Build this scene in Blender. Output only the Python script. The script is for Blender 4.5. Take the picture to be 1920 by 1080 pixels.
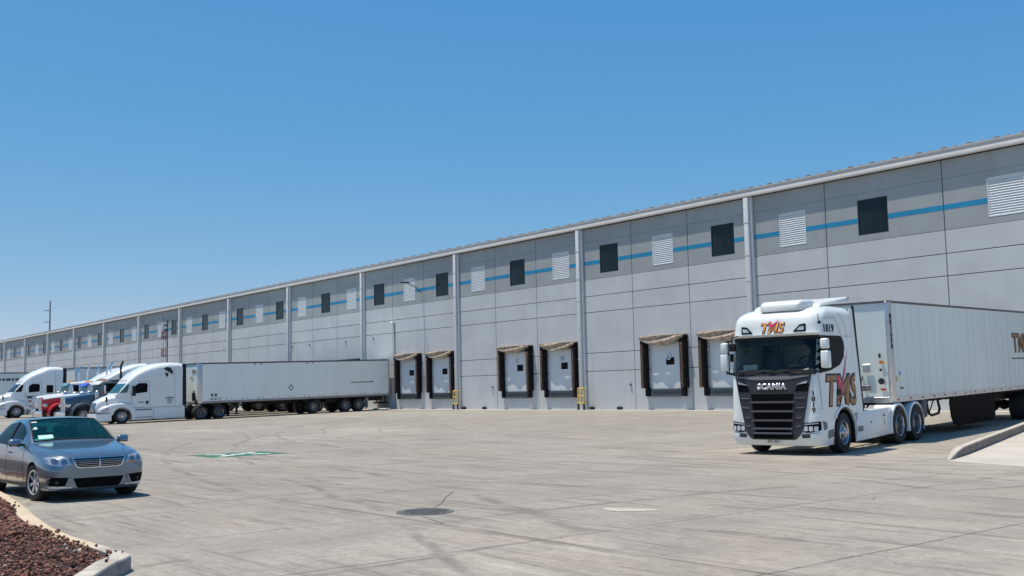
import bpy, bmesh, math, random
from mathutils import Vector, Matrix
from mathutils.bvhtree import BVHTree
R = math.radians
scene = bpy.context.scene
col = scene.collection
random.seed(7)
for o in list(bpy.data.objects): bpy.data.objects.remove(o)

# ------------------------------------------------------------- camera, world, sun
H0, D = 1.40, 45.8
yaw, pitch, roll = R(-51.45), R(5.52), R(-1.2)
F_ = Vector((math.sin(yaw)*math.cos(pitch), math.cos(yaw)*math.cos(pitch), math.sin(pitch)))
RT = Vector((math.cos(yaw), -math.sin(yaw), 0)); UP = RT.cross(F_)
A_ = math.cos(roll)*RT + math.sin(roll)*UP; B_ = -math.sin(roll)*RT + math.cos(roll)*UP
cam = bpy.data.cameras.new('camera'); cam.lens = 1970/1920*36; cam.sensor_width = 36
cam.clip_start = 0.1; cam.clip_end = 6000
camo = bpy.data.objects.new('camera', cam); col.objects.link(camo)
camo.matrix_world = Matrix(((A_.x, B_.x, -F_.x, 0), (A_.y, B_.y, -F_.y, 0), (A_.z, B_.z, -F_.z, H0), (0, 0, 0, 1)))
scene.camera = camo
SUN = Vector((.18, .20, -1)).normalized()
world = bpy.data.worlds.new('World'); scene.world = world; world.use_nodes = True
wn = world.node_tree.nodes; wn.clear()
sky = wn.new('ShaderNodeTexSky'); sky.sky_type = 'NISHITA'; sky.sun_disc = False
sky.sun_elevation = math.asin(-SUN.z); sky.sun_rotation = math.atan2(-SUN.x, -SUN.y)
sky.altitude = 1800; sky.air_density = 1.0; sky.dust_density = 0.9; sky.ozone_density = 3.0
bg = wn.new('ShaderNodeBackground'); bg.inputs[1].default_value = 0.13
wo = wn.new('ShaderNodeOutputWorld')
wl = world.node_tree.links
def wm(op, x, y):
    n = wn.new('ShaderNodeMath'); n.operation = op
    for s, v in ((n.inputs[0], x), (n.inputs[1], y)):
        if isinstance(v, bpy.types.NodeSocket): wl.new(v, s)
        else: s.default_value = v
    return n.outputs[0]
spc = wn.new('ShaderNodeSeparateColor'); cmb = wn.new('ShaderNodeCombineColor'); wl.new(sky.outputs[0], spc.inputs[0])
ch_ = [wm('MULTIPLY', wm('POWER', spc.outputs[i], g), k*.13**(g-1)) for i, (g, k) in enumerate(((1.30, .90), (.62, .66), (.25, .74)))]
ch_[0] = wm('MINIMUM', ch_[0], ch_[1])
for i in range(3): wl.new(ch_[i], cmb.inputs[i])
wl.new(cmb.outputs[0], bg.inputs[0]); world.node_tree.links.new(bg.outputs[0], wo.inputs[0])
sl = bpy.data.lights.new('sun', 'SUN'); sl.energy = 4.9; sl.angle = R(0.53); sl.color = (1.0, .90, .75)
so = bpy.data.objects.new('sun', sl); col.objects.link(so)
so.rotation_euler = SUN.to_track_quat('-Z', 'Y').to_euler(); so.location = (0, 0, 60)
scene.view_settings.view_transform = 'Standard'; scene.view_settings.look = 'None'
scene.view_settings.exposure = 0.0; scene.view_settings.gamma = 1

# ------------------------------------------------------------- helpers
def sstep(t): t = max(0, min(1, t)); return t*t*(3-2*t)
def gz(x, y):
    if y > D: return 0.0
    w = 1 - .85*sstep((-74-x)/20.0)
    return -0.018*(D-max(y, 24.0))*w

class G:
    """small node-graph writer"""
    def __init__(s, name):
        s.m = bpy.data.materials.new(name); s.m.use_nodes = True
        s.t = s.m.node_tree; s.b = s.t.nodes['Principled BSDF']
        s.co = s.t.nodes.new('ShaderNodeTexCoord').outputs['Object']
    def n(s, k, **kw):
        n = s.t.nodes.new(k)
        for a, v in kw.items(): setattr(n, a, v)
        return n
    def put(s, sock, v):
        if isinstance(v, bpy.types.NodeSocket): s.t.links.new(v, sock)
        elif v is not None: sock.default_value = v
    def m_(s, op, a, b=None, c=None, clamp=False):
        n = s.n('ShaderNodeMath', operation=op, use_clamp=clamp)
        s.put(n.inputs[0], a); s.put(n.inputs[1], b) if b is not None else 0
        if c is not None: s.put(n.inputs[2], c)
        return n.outputs[0]
    def noise(s, scale, detail=4, rough=.55, vec=None, dist=0):
        n = s.n('ShaderNodeTexNoise'); n.inputs['Scale'].default_value = scale
        n.inputs['Detail'].default_value = detail; n.inputs['Roughness'].default_value = rough
        n.inputs['Distortion'].default_value = dist
        s.put(n.inputs['Vector'], vec or s.co); return n.outputs['Fac']
    def ramp(s, f, lo, hi):
        n = s.n('ShaderNodeMapRange', clamp=True); n.interpolation_type = 'SMOOTHSTEP'
        s.put(n.inputs[0], f); n.inputs[1].default_value = lo; n.inputs[2].default_value = hi
        return n.outputs[0]
    def mix(s, f, a, b, mode='MIX'):
        n = s.n('ShaderNodeMix', data_type='RGBA', blend_type=mode)
        s.put(n.inputs[0], f); s.put(n.inputs[6], a if not isinstance(a, tuple) else (*a, 1))
        s.put(n.inputs[7], b if not isinstance(b, tuple) else (*b, 1)); return n.outputs[2]
    def map(s, scale=(1, 1, 1), rot=(0, 0, 0), loc=(0, 0, 0), vec=None):
        n = s.n('ShaderNodeMapping'); n.inputs['Scale'].default_value = scale
        n.inputs['Rotation'].default_value = rot; n.inputs['Location'].default_value = loc
        s.put(n.inputs[0], vec or s.co); return n.outputs[0]
    def xyz(s, vec=None):
        n = s.n('ShaderNodeSeparateXYZ'); s.put(n.inputs[0], vec or s.co); return n.outputs
    def bump(s, h, st=.3, dist=.02):
        n = s.n('ShaderNodeBump'); n.inputs['Strength'].default_value = st; n.inputs['Distance'].default_value = dist
        s.put(n.inputs['Height'], h); s.t.links.new(n.outputs[0], s.b.inputs['Normal'])
    def done(s, colr, rough=.5, metal=0, coat=0, spec=None):
        s.put(s.b.inputs['Base Color'], (*colr, 1) if isinstance(colr, tuple) else colr)
        s.put(s.b.inputs['Roughness'], rough); s.b.inputs['Metallic'].default_value = metal
        s.b.inputs['Coat Weight'].default_value = coat; s.b.inputs['Coat Roughness'].default_value = .05
        if spec is not None: s.b.inputs['Specular IOR Level'].default_value = spec
        return s.m

def mat(name, c, rough=.5, metal=0, coat=0, var=.12, scale=3.0, dirt=None, stretch=(1, 1, 1), bump=0, spec=None):
    g = G(name); f = g.noise(scale, 5, .6, g.map(stretch))
    lo = tuple(max(0, v*(1-var)) for v in c); hi = tuple(min(1, v*(1+var*.6)) for v in c)
    colr = g.mix(g.ramp(f, .3, .7), lo, hi)
    if dirt:
        d = g.ramp(g.noise(scale*.6, 6, .7, g.map(stretch, loc=(3, 7, 1))), .52, .78)
        colr = g.mix(g.m_('MULTIPLY', d, dirt[1]), colr, dirt[0])
    if bump: g.bump(g.noise(scale*6, 3), bump, .01)
    r = g.m_('ADD', g.m_('MULTIPLY', f, .15), max(0, rough-.07))
    return g.done(colr, r, metal, coat, spec)

M = {}
M['white'] = mat('white_paint', (.78, .81, .79), .30, coat=.5, var=.03, scale=1.2, dirt=((.45, .42, .38), .18))
M['white_old'] = mat('old_white_paint', (.70, .73, .70), .42, coat=.2, var=.06, scale=1.5, dirt=((.38, .34, .29), .35), stretch=(1, 1, .3))
M['alu_white'] = mat('trailer_white', (.70, .76, .74), .38, coat=.2, var=.05, scale=.9, dirt=((.42, .40, .37), .3), stretch=(1, 1, .25))
M['trailer_bright'] = mat('clean_white_trailer', (.84, .89, .85), .40, coat=.2, var=.03, scale=1.2, dirt=((.45, .42, .38), .3), stretch=(1, 1, .3))
M['alu'] = mat('aluminium', (.62, .63, .65), .34, metal=.85, var=.12, scale=6)
M['chrome'] = mat('chrome', (.75, .76, .78), .12, metal=1, var=.06, scale=4)
M['rim'] = mat('wheel_alloy', (.55, .56, .58), .24, metal=.9, var=.15, scale=12)
M['car_rim'] = mat('silver_car_wheel', (.62, .62, .64), .28, metal=.35, var=.08, coat=.5)
M['rim_disc'] = mat('dark_wheel_disc', (.10, .10, .10), .5, metal=.3, var=.3, scale=9)  # wheel disc darker than the rim around it
M['rim_white'] = mat('painted_steel_rim', (.30, .30, .30), .4, metal=.3, var=.2, scale=9, dirt=((.2, .17, .14), .5))
M['tyre'] = mat('tyre_rubber', (.018, .018, .018), .8, var=.3, scale=14, dirt=((.09, .08, .07), .5), bump=.3)
M['black'] = mat('black_plastic', (.014, .014, .016), .5, var=.2, scale=8, spec=.25)
M['blackm'] = mat('chassis_black', (.025, .024, .024), .7, var=.3, scale=5, dirt=((.10, .085, .07), .4))
M['void'] = mat('dark_mesh_opening', (.004, .004, .005), .7, var=.2, spec=.08)
M['grey'] = mat('dark_grey_trim', (.040, .040, .045), .42, var=.1, scale=4, spec=.3)
M['midgrey'] = mat('mid_grey_plastic', (.18, .18, .19), .5, var=.1)
M['slat'] = mat('grille_slat_satin', (.12, .115, .12), .35, metal=.3, var=.08)
M['red'] = mat('red_paint', (.55, .03, .03), .3, coat=.4, var=.1)
M['redlens'] = mat('red_reflector', (.55, .05, .05), .3, var=.1)
M['amber'] = mat('amber_lens', (.85, .25, .03), .25, var=.1)
M['blue'] = mat('navy_blue_paint', (.014, .062, .13), .28, coat=.5, var=.1)
M['visor_blue'] = mat('blue_visor', (.05, .12, .62), .3, coat=.3, var=.1)
M['visor_teal'] = mat('teal_visor', (.10, .28, .36), .3, coat=.3, var=.1)
M['orange'] = mat('orange_lettering', (.78, .33, .10), .4, var=.15, scale=9)
M['brown'] = mat('brown_lettering', (.36, .19, .085), .45, var=.15, scale=9)
M['magenta'] = mat('magenta_tick', (.72, .02, .16), .4, var=.08)
M['ink'] = mat('black_lettering', (.015, .014, .018), .45, var=.1)
M['navyink'] = mat('navy_lettering', (.03, .06, .16), .5, var=.2)
M['gloss_black'] = mat('gloss_black_glass', (.006, .007, .009), .12, var=.2, spec=.07)
M['cabglass'] = mat('tinted_cab_glass', (.005, .008, .009), .06, var=.5, scale=1.2, spec=.14)
M['tealglass'] = mat('teal_windscreen', (.02, .10, .11), .05, var=.35, scale=1.4, spec=.7)
M['greenglass'] = mat('green_windscreen', (.015, .13, .08), .08, var=.35, scale=2, spec=.6)
M['headlamp'] = mat('headlamp_lens', (.55, .57, .60), .15, metal=.1, coat=.6, var=.25, scale=16)
M['headglass'] = mat('headlamp_bowl', (.22, .23, .25), .15, metal=.6, var=.3, scale=20)
M['mint'] = mat('mint_paper', (.50, .78, .68), .8, var=.08, scale=9)
M['reflector'] = mat('headlamp_reflector', (.62, .63, .65), .25, metal=.35, var=.3, scale=14)
M['yellow'] = mat('yellow_steel', (.72, .50, .12), .5, var=.15, dirt=((.35, .22, .09), .4))
M['silver'] = mat('silver_lettering', (.60, .60, .62), .25, metal=.6, var=.08)
M['paper'] = mat('paper_sheet', (.75, .80, .76), .8, var=.06)
M['slate'] = mat('slate_blue_steel', (.055, .075, .095), .5, var=.2, scale=6, dirt=((.12, .11, .10), .3))
M['frame'] = mat('dark_window_frame', (.02, .022, .025), .35, var=.1)
M['cream'] = mat('pale_sticker', (.75, .72, .30), .5, var=.1)

def car_paint():
    g = G('steel_grey_metallic'); f = g.noise(900, 2)
    c = g.mix(g.ramp(f, .35, .65), (.14, .19, .24), (.20, .26, .32))
    d = g.ramp(g.noise(2.2, 5), .5, .8)
    c = g.mix(g.m_('MULTIPLY', d, .12), c, (.30, .28, .25))
    return g.done(c, .22, .68, 1.0)
M['car'] = car_paint()
def car_glass():
    g = G('tinted_car_glass'); nt = g.t
    tr = g.n('ShaderNodeBsdfTransparent'); tr.inputs[0].default_value = (.22, .72, .76, 1)
    gl = g.n('ShaderNodeBsdfGlossy'); gl.inputs['Roughness'].default_value = .02
    fr = g.n('ShaderNodeFresnel'); fr.inputs[0].default_value = 1.5
    mx = g.n('ShaderNodeMixShader'); nt.links.new(g.m_('MULTIPLY', fr.outputs[0], .75), mx.inputs[0])
    df = g.n('ShaderNodeBsdfDiffuse'); df.inputs[0].default_value = (.004, .15, .17, 1); m0 = g.n('ShaderNodeMixShader'); m0.inputs[0].default_value = .13
    nt.links.new(tr.outputs[0], m0.inputs[1]); nt.links.new(df.outputs[0], m0.inputs[2]); nt.links.new(m0.outputs[0], mx.inputs[1]); nt.links.new(gl.outputs[0], mx.inputs[2])
    nt.links.new(mx.outputs[0], nt.nodes['Material Output'].inputs['Surface']); return g.m
M['carglass'] = car_glass()
def tinted(name, tint, refl):
    g = G(name); nt = g.t
    tr = g.n('ShaderNodeBsdfTransparent'); tr.inputs[0].default_value = (*tint, 1)
    gl = g.n('ShaderNodeBsdfGlossy'); gl.inputs['Roughness'].default_value = .03
    fr = g.n('ShaderNodeFresnel'); fr.inputs[0].default_value = 1.45
    mx = g.n('ShaderNodeMixShader'); nt.links.new(g.m_('MULTIPLY', fr.outputs[0], refl), mx.inputs[0])
    nt.links.new(tr.outputs[0], mx.inputs[1]); nt.links.new(gl.outputs[0], mx.inputs[2])
    nt.links.new(mx.outputs[0], nt.nodes['Material Output'].inputs['Surface']); return g.m
M['darkside'] = tinted('privacy_side_glass', (.22, .26, .27), .8)
M['truckglass'] = tinted('smoked_cab_windscreen', (.55, .62, .62), .6)
M['cabin'] = mat('dark_cabin_trim', (.045, .045, .048), .8, var=.2)
def clear_lens():
    g = G('clear_lamp_cover'); nt = g.t
    tr = g.n('ShaderNodeBsdfTransparent'); tr.inputs[0].default_value = (.93, .95, .97, 1)
    gl = g.n('ShaderNodeBsdfGlossy'); gl.inputs['Roughness'].default_value = .05
    mx = g.n('ShaderNodeMixShader'); mx.inputs[0].default_value = .12
    nt.links.new(tr.outputs[0], mx.inputs[1]); nt.links.new(gl.outputs[0], mx.inputs[2])
    nt.links.new(mx.outputs[0], nt.nodes['Material Output'].inputs['Surface']); return g.m
M['clearlens'] = clear_lens()

def link(name, bm, m, parent=None, smooth=False, angle=40):
    me = bpy.data.meshes.new(name); bm.to_mesh(me); bm.free()
    for mm in (m if isinstance(m, (list, tuple)) else [m]): me.materials.append(mm)
    if smooth:
        me.polygons.foreach_set('use_smooth', [True]*len(me.polygons))
        try: me.set_sharp_from_angle(angle=R(angle))
        except Exception: pass
    o = bpy.data.objects.new(name, me); col.objects.link(o)
    if parent is not None: o.parent = parent
    return o
def link2(name, bm, m, parent=None, axes=(1,), smooth=False, angle=40):
    """one object for each side of the given axes"""
    out = []; import itertools
    for sg in itertools.product((1, -1), repeat=len(axes)):
        b = bm.copy(); isl = {}
        # keep whole connected pieces whose centre lies on that side
        seen = set(); kill = []
        for v in b.verts:
            if v in seen: continue
            st, comp = [v], []
            seen.add(v)
            while st:
                q = st.pop(); comp.append(q)
                for e in q.link_edges:
                    w = e.other_vert(q)
                    if w not in seen: seen.add(w); st.append(w)
            cen = sum((q.co for q in comp), Vector())/len(comp)
            if any(cen[ax]*s < 0 for ax, s in zip(axes, sg)): kill += comp
        bmesh.ops.delete(b, geom=kill, context='VERTS')
        if len(b.verts): out.append(link(name, b, m, parent, smooth, angle))
        else: b.free()
    bm.free(); return out
def tag(o, label=None, cat=None, group=None, kind=None):
    if label: o['label'] = label
    if cat: o['category'] = cat
    if group: o['group'] = group
    if kind: o['kind'] = kind
    return o
def empty(name, label, cat, group=None, loc=(0, 0, 0)):
    o = bpy.data.objects.new(name, None); col.objects.link(o); o.location = loc; o.empty_display_size = .2
    return tag(o, label, cat, group)
def copy_tree(o, parent=None):
    c = o.copy(); col.objects.link(c); c.parent = parent
    for ch in list(o.children): copy_tree(ch, c)
    return c
BM = bmesh.new
def box(bm, x0, x1, y0, y1, z0, z1, bev=0, seg=2, mi=0):
    if x0 > x1: x0, x1 = x1, x0
    if y0 > y1: y0, y1 = y1, y0
    if z0 > z1: z0, z1 = z1, z0
    r = bmesh.ops.create_cube(bm, size=1); vs = r['verts']
    for v in vs: v.co = Vector(((x0+x1)/2+v.co.x*(x1-x0), (y0+y1)/2+v.co.y*(y1-y0), (z0+z1)/2+v.co.z*(z1-z0)))
    fs = {f for v in vs for f in v.link_faces}
    for f in fs: f.material_index = mi
    if bev:
        es = list({e for v in vs for e in v.link_edges})
        bmesh.ops.bevel(bm, geom=es, offset=bev, segments=seg, affect='EDGES', profile=.5)
    return bm
def hexa(bm, pts, bev=0):
    """8 corner points: bottom ring then top ring"""
    vs = [bm.verts.new(p) for p in pts]
    fs = [bm.faces.new([vs[i] for i in q]) for q in ((3, 2, 1, 0), (4, 5, 6, 7), (0, 1, 5, 4), (1, 2, 6, 5), (2, 3, 7, 6), (3, 0, 4, 7))]
    if bev:
        bmesh.ops.bevel(bm, geom=list({e for f in fs for e in f.edges}), offset=bev, segments=2, affect='EDGES', profile=.5)
    return bm
def cyl(bm, p0, p1, r, n=12, r2=None):
    p0, p1 = Vector(p0), Vector(p1); d = p1-p0
    q = d.to_track_quat('Z', 'Y').to_matrix().to_4x4()
    bmesh.ops.create_cone(bm, cap_ends=True, segments=n, radius1=r, radius2=r if r2 is None else r2, depth=d.length,
                          matrix=Matrix.Translation((p0+p1)/2) @ q)
    return bm
def tube(bm, pts, r, n=8):
    pts = [Vector(p) for p in pts]
    rings = []
    for i, p in enumerate(pts):
        d = (pts[min(i+1, len(pts)-1)]-pts[max(i-1, 0)]).normalized()
        a = d.orthogonal().normalized()
        if i: # keep frame steady
            a = (pa - d*pa.dot(d)).normalized()
        pa = a; b = d.cross(a)
        rings.append([bm.verts.new(p+a*math.cos(t)*r+b*math.sin(t)*r) for t in [2*math.pi*k/n for k in range(n)]])
    for i in range(len(rings)-1):
        for k in range(n):
            bm.faces.new((rings[i][k], rings[i][(k+1) % n], rings[i+1][(k+1) % n], rings[i+1][k]))
    bm.faces.new(rings[0][::-1]); bm.faces.new(rings[-1])
    return bm
def lathe(bm, prof, n=32, axis='y', center=(0, 0, 0), mi=None):
    """prof: (radius, offset along axis) list"""
    rings = []; c = Vector(center)
    for (r, h) in prof:
        ring = []
        for k in range(n):
            t = 2*math.pi*k/n; a, b = r*math.cos(t), r*math.sin(t)
            p = (a, h, b) if axis == 'y' else ((a, b, h) if axis == 'z' else (h, a, b))
            ring.append(bm.verts.new(c+Vector(p)))
        rings.append(ring)
    for i in range(len(rings)-1):
        for k in range(n):
            f = bm.faces.new((rings[i][k], rings[i+1][k], rings[i+1][(k+1) % n], rings[i][(k+1) % n]))
            if mi: f.material_index = mi[i]
    bmesh.ops.recalc_face_normals(bm, faces=bm.faces[:])
    return bm
def skin(bm, rings, caps=True, closed=True):
    vr = [[bm.verts.new(p) for p in r] for r in rings]; n = len(vr[0])
    for i in range(len(vr)-1):
        for k in range(n if closed else n-1):
            bm.faces.new((vr[i][k], vr[i+1][k], vr[i+1][(k+1) % n], vr[i][(k+1) % n]))
    if caps: bm.faces.new(vr[0]); bm.faces.new(vr[-1][::-1])
    bmesh.ops.recalc_face_normals(bm, faces=bm.faces[:])
    return vr
def rrect(w, z0, z1, rt, rb=.03, n=5, x=0, wt=None, y0=0, crown=0):
    """closed ring, rounded rectangle in the y-z plane, half width w (top half width wt)"""
    wt = w if wt is None else wt; P = []
    for (cy, cz, r, a0) in ((wt-rt, z1-rt, rt, 0), (-(wt-rt), z1-rt, rt, 90), (-(w-rb), z0+rb, rb, 180), (w-rb, z0+rb, rb, 270)):
        for k in range(n+1):
            a = R(a0+90*k/n); P.append(Vector((x, y0+cy+r*math.cos(a), cz+r*math.sin(a))))
        if a0 == 0 and crown:
            for q in (.6, .2, -.2, -.6): P.append(Vector((x, y0+q*(wt-rt), z1+crown*(1-q*q))))
    return P
def evalmesh(o):
    dg = bpy.context.evaluated_depsgraph_get(); e = o.evaluated_get(dg)
    return bpy.data.meshes.new_from_object(e, preserve_all_data_layers=True, depsgraph=dg)
def boolean_cut(o, cutters, op='DIFFERENCE'):
    tmp = []
    for c in cutters:
        md = o.modifiers.new('b', 'BOOLEAN'); md.object = c; md.operation = op; md.solver = 'EXACT'; tmp.append(c)
    bpy.context.view_layer.update()
    me = evalmesh(o); o.modifiers.clear(); old = o.data; o.data = me
    for c in tmp: bpy.data.objects.remove(c)
    return o
def cutter_cyl(x, z, r, y0, y1, n=40):
    bm = BM(); cyl(bm, (x, y0, z), (x, y1, z), r, n)
    return link('arch_cutter', bm, M['blackm'])
def cutter_box(*a):
    bm = BM(); box(bm, *a); return link('box_cutter', bm, M['blackm'])
def bvh_of(*objs):
    vs, fs = [], []
    for o in objs:
        b = len(vs); vs += [v.co.copy() for v in o.data.vertices]; fs += [[b+i for i in p.vertices] for p in o.data.polygons]
    return BVHTree.FromPolygons(vs, fs)
def finish2d(bm, cell):
    bmesh.ops.triangulate(bm, faces=bm.faces[:])
    for _ in range(7):
        es = [e for e in bm.edges if e.calc_length() > cell]
        if not es: break
        bmesh.ops.subdivide_edges(bm, edges=es, cuts=1)
        bmesh.ops.triangulate(bm, faces=bm.faces[:])
def poly2d(pts, cell=.12, rnd=0):
    if rnd:
        out = []; n = len(pts)
        for i, p in enumerate(pts):
            p = Vector(p); a = Vector(pts[i-1])-p; b = Vector(pts[(i+1) % n])-p
            r = min(rnd, a.length*.45, b.length*.45); A = p+a.normalized()*r; Bq = p+b.normalized()*r
            for k in range(5):
                t = k/4; out.append((A*(1-t)**2 + p*2*t*(1-t) + Bq*t*t))
        pts = out
    bm = BM(); bm.faces.new([bm.verts.new((p[0], p[1], 0)) for p in pts]); finish2d(bm, cell); return bm
def text2d(s, size, bold=0, shear=0, sx=1, spacing=1, cell=9, vertical=False):
    cu = bpy.data.curves.new('t', 'FONT'); cu.body = s if not vertical else '\n'.join(s); cu.size = size
    cu.offset = bold; cu.shear = shear; cu.align_x = 'CENTER'; cu.space_character = spacing; cu.resolution_u = 3
    if vertical: cu.space_line = .82
    cu.fill_mode = 'FRONT'
    o = bpy.data.objects.new('t', cu); col.objects.link(o); bpy.context.view_layer.update()
    me = evalmesh(o); bm = BM(); bm.from_mesh(me)
    bpy.data.objects.remove(o); bpy.data.curves.remove(cu)
    bmesh.ops.remove_doubles(bm, verts=bm.verts[:], dist=1e-5)
    ys = [v.co.y for v in bm.verts]; cy = (min(ys)+max(ys))/2
    for v in bm.verts: v.co.y -= cy; v.co.x *= sx
    if cell < 5: finish2d(bm, cell)
    return bm
def project(name, bm, m, parent, bvh, face, at, off=.006, th=.004, smooth=True):
    """lay a flat 2-D mesh on a body: face 'front' (u=y, v=z, ray -x) or 'side' (+y side, u runs to the rear) or 'right' or 'top'"""
    kill = []
    for v in bm.verts:
        u, w = v.co.x+at[0], v.co.y+at[1]
        if face == 'front': o, d = Vector((2, u, w)), Vector((-1, 0, 0))
        elif face == 'side': o, d = Vector((-u, 3, w)), Vector((0, -1, 0))
        elif face == 'right': o, d = Vector((u, -3, w)), Vector((0, 1, 0))
        h = bvh.ray_cast(o, d)
        if h[0] is None: kill.append(v)
        else: v.co = h[0]-d*off
    if kill: bmesh.ops.delete(bm, geom=kill, context='VERTS')
    bmesh.ops.recalc_face_normals(bm, faces=bm.faces[:])
    d = {'front': Vector((1, 0, 0)), 'side': Vector((0, 1, 0)), 'right': Vector((0, -1, 0))}[face]
    if bm.faces:
        if sum(f.normal.dot(d) for f in bm.faces) < 0: bmesh.ops.reverse_faces(bm, faces=bm.faces[:])
        ext = bmesh.ops.extrude_face_region(bm, geom=bm.faces[:])
        # moved copy faces outward, original stays inside
        for e in ext['geom']:
            if isinstance(e, bmesh.types.BMVert): e.co += d*th
        bmesh.ops.recalc_face_normals(bm, faces=bm.faces[:])
    return link(name, bm, m, parent, smooth, 50)
def place(root, x, y, heading, L=6.0, zoff=0):
    a = R(heading); c, s = math.cos(a), math.sin(a)
    z0 = gz(x, y); z1 = gz(x-c*L, y-s*L)
    f = Vector((c, s, (z0-z1)/L)).normalized(); l = Vector((-s, c, 0)); u = f.cross(l)
    root.matrix_world = Matrix(((f.x, l.x, u.x, x), (f.y, l.y, u.y, y), (f.z, l.z, u.z, z0+zoff), (0, 0, 0, 1)))

# ------------------------------------------------------------- ground
def ground_material():
    g = G('yard_concrete'); X, Y, Z = g.xyz()
    big = g.noise(.11, 5, .6); mid = g.noise(.7, 6, .62); fine = g.noise(9, 6, .7); sp = g.noise(60, 3, .7)
    c = g.mix(g.ramp(big, .38, .62), (.335, .310, .285), (.375, .365, .335))
    c = g.mix(g.m_('MULTIPLY', g.ramp(g.noise(.22, 4, .6, g.map(loc=(40, 3, 0))), .48, .68), .75), c, (.375, .315, .275))
    c = g.mix(g.m_('MULTIPLY', g.ramp(g.noise(.3, 4, .6, g.map(loc=(9, 73, 0))), .5, .72), .6), c, (.30, .305, .285))
    c = g.mix(g.m_('MULTIPLY', g.ramp(mid, .38, .64), .6), c, (.255, .24, .225))
    c = g.mix(g.m_('MULTIPLY', g.ramp(fine, .42, .66), .6), c, (.22, .21, .195))
    c = g.mix(g.m_('MULTIPLY', g.ramp(sp, .55, .75), .3), c, (.47, .45, .41))
    sp2 = g.noise(24, 4, .75); c = g.mix(g.m_('MULTIPLY', g.ramp(sp2, .56, .74), .4), c, (.16, .15, .14)); c = g.mix(g.m_('MULTIPLY', g.ramp(sp2, .46, .3), .3), c, (.52, .50, .45))
    wide = g.noise(.05, 4, .6, g.map((1, 1.6, 1), (0, 0, .4), (7, 1, 0)))
    c = g.mix(g.m_('MULTIPLY', g.ramp(wide, .46, .62), .35), c, (.235, .225, .21)); c = g.mix(g.m_('MULTIPLY', g.ramp(wide, .46, .34), .35), c, (.47, .45, .40))
    cr = g.n('ShaderNodeTexVoronoi', feature='DISTANCE_TO_EDGE'); cr.inputs['Scale'].default_value = .16
    wv = g.n('ShaderNodeVectorMath', operation='ADD'); nz = g.n('ShaderNodeTexNoise'); nz.inputs['Scale'].default_value = 1.3; nz.inputs['Detail'].default_value = 5; g.put(nz.inputs['Vector'], g.co)
    g.put(wv.inputs[0], g.co); g.put(wv.inputs[1], nz.outputs['Color']); g.put(cr.inputs['Vector'], wv.outputs[0])
    ck = g.m_('MULTIPLY', g.m_('SUBTRACT', 1.0, g.ramp(cr.outputs['Distance'], .0008, .0030)), g.ramp(g.noise(.45, 4, .6, g.map(loc=(3, 31, 0))), .50, .60))
    c = g.mix(g.m_('MULTIPLY', ck, .6), c, (.10, .095, .09))
    # tyre rubber streaks: bundles of long thin arcs left by turning trucks
    msk = g.noise(.35, 4, .6, g.map(loc=(5, 5, 0))); msk2 = g.noise(1.6, 4, .6, g.map(loc=(1, 8, 0)))
    wob = g.m_('MULTIPLY', g.m_('SUBTRACT', g.noise(.25, 3), .5), .8)
    tot = None
    arcs = [(-8, -14, 26, .16), (-8, -14, 27.9, .22), (-8, -14, 24.2, .14), (-25, 60, 41, .18), (-25, 60, 43.1, .22), (-25, 60, 38.4, .15), (-25, 60, 35.2, .2),
            (14, 10, 24, .14), (14, 10, 26.1, .2), (14, 10, 31.5, .16), (-60, -20, 36, .25), (-60, -20, 38.2, .2), (-60, -20, 43, .2),
            (-30, -40, 51, .2), (-30, -40, 53, .25), (-30, -40, 60, .2), (-30, -40, 62.2, .25), (-90, 40, 60, .2), (-90, 40, 58, .2), (-90, 40, 72, .2), (-12, 62, 52, .15), (-12, 62, 54, .2)]
    for cx, cy, r, w in arcs:
        dx = g.m_('SUBTRACT', X, cx); dy = g.m_('SUBTRACT', Y, cy)
        d = g.m_('SQRT', g.m_('ADD', g.m_('MULTIPLY', dx, dx), g.m_('MULTIPLY', dy, dy)))
        d = g.m_('ABSOLUTE', g.m_('SUBTRACT', g.m_('ADD', d, wob), r))
        l = g.m_('SUBTRACT', 1.0, g.ramp(d, w*.12, w*.75))
        tot = l if tot is None else g.m_('MAXIMUM', tot, l)
    tot = g.m_('MULTIPLY', g.m_('MULTIPLY', tot, g.ramp(msk, .38, .56)), g.ramp(msk2, .28, .6))
    c = g.mix(g.m_('MULTIPLY', tot, .62), c, (.13, .125, .12))
    # fine brushed scuffs in two directions
    for rz, lo in ((.25, 0), (-.5, 11), (1.2, 23)):
        s1 = g.noise(1.0, 5, .7, g.map((.35, 5.5, 1), (0, 0, rz), (lo, lo, 0)))
        gate = g.ramp(g.noise(.3, 3, .5, g.map(loc=(lo, 2*lo, 0))), .42, .6)
        c = g.mix(g.m_('MULTIPLY', g.m_('MULTIPLY', g.ramp(s1, .50, .68), gate), .72), c, (.165, .155, .145))
        s2 = g.noise(1.0, 5, .7, g.map((.3, 4.5, 1), (0, 0, rz+.1), (lo+50, lo, 0)))
        c = g.mix(g.m_('MULTIPLY', g.m_('MULTIPLY', g.ramp(s2, .56, .75), gate), .5), c, (.52, .49, .44))
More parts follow.
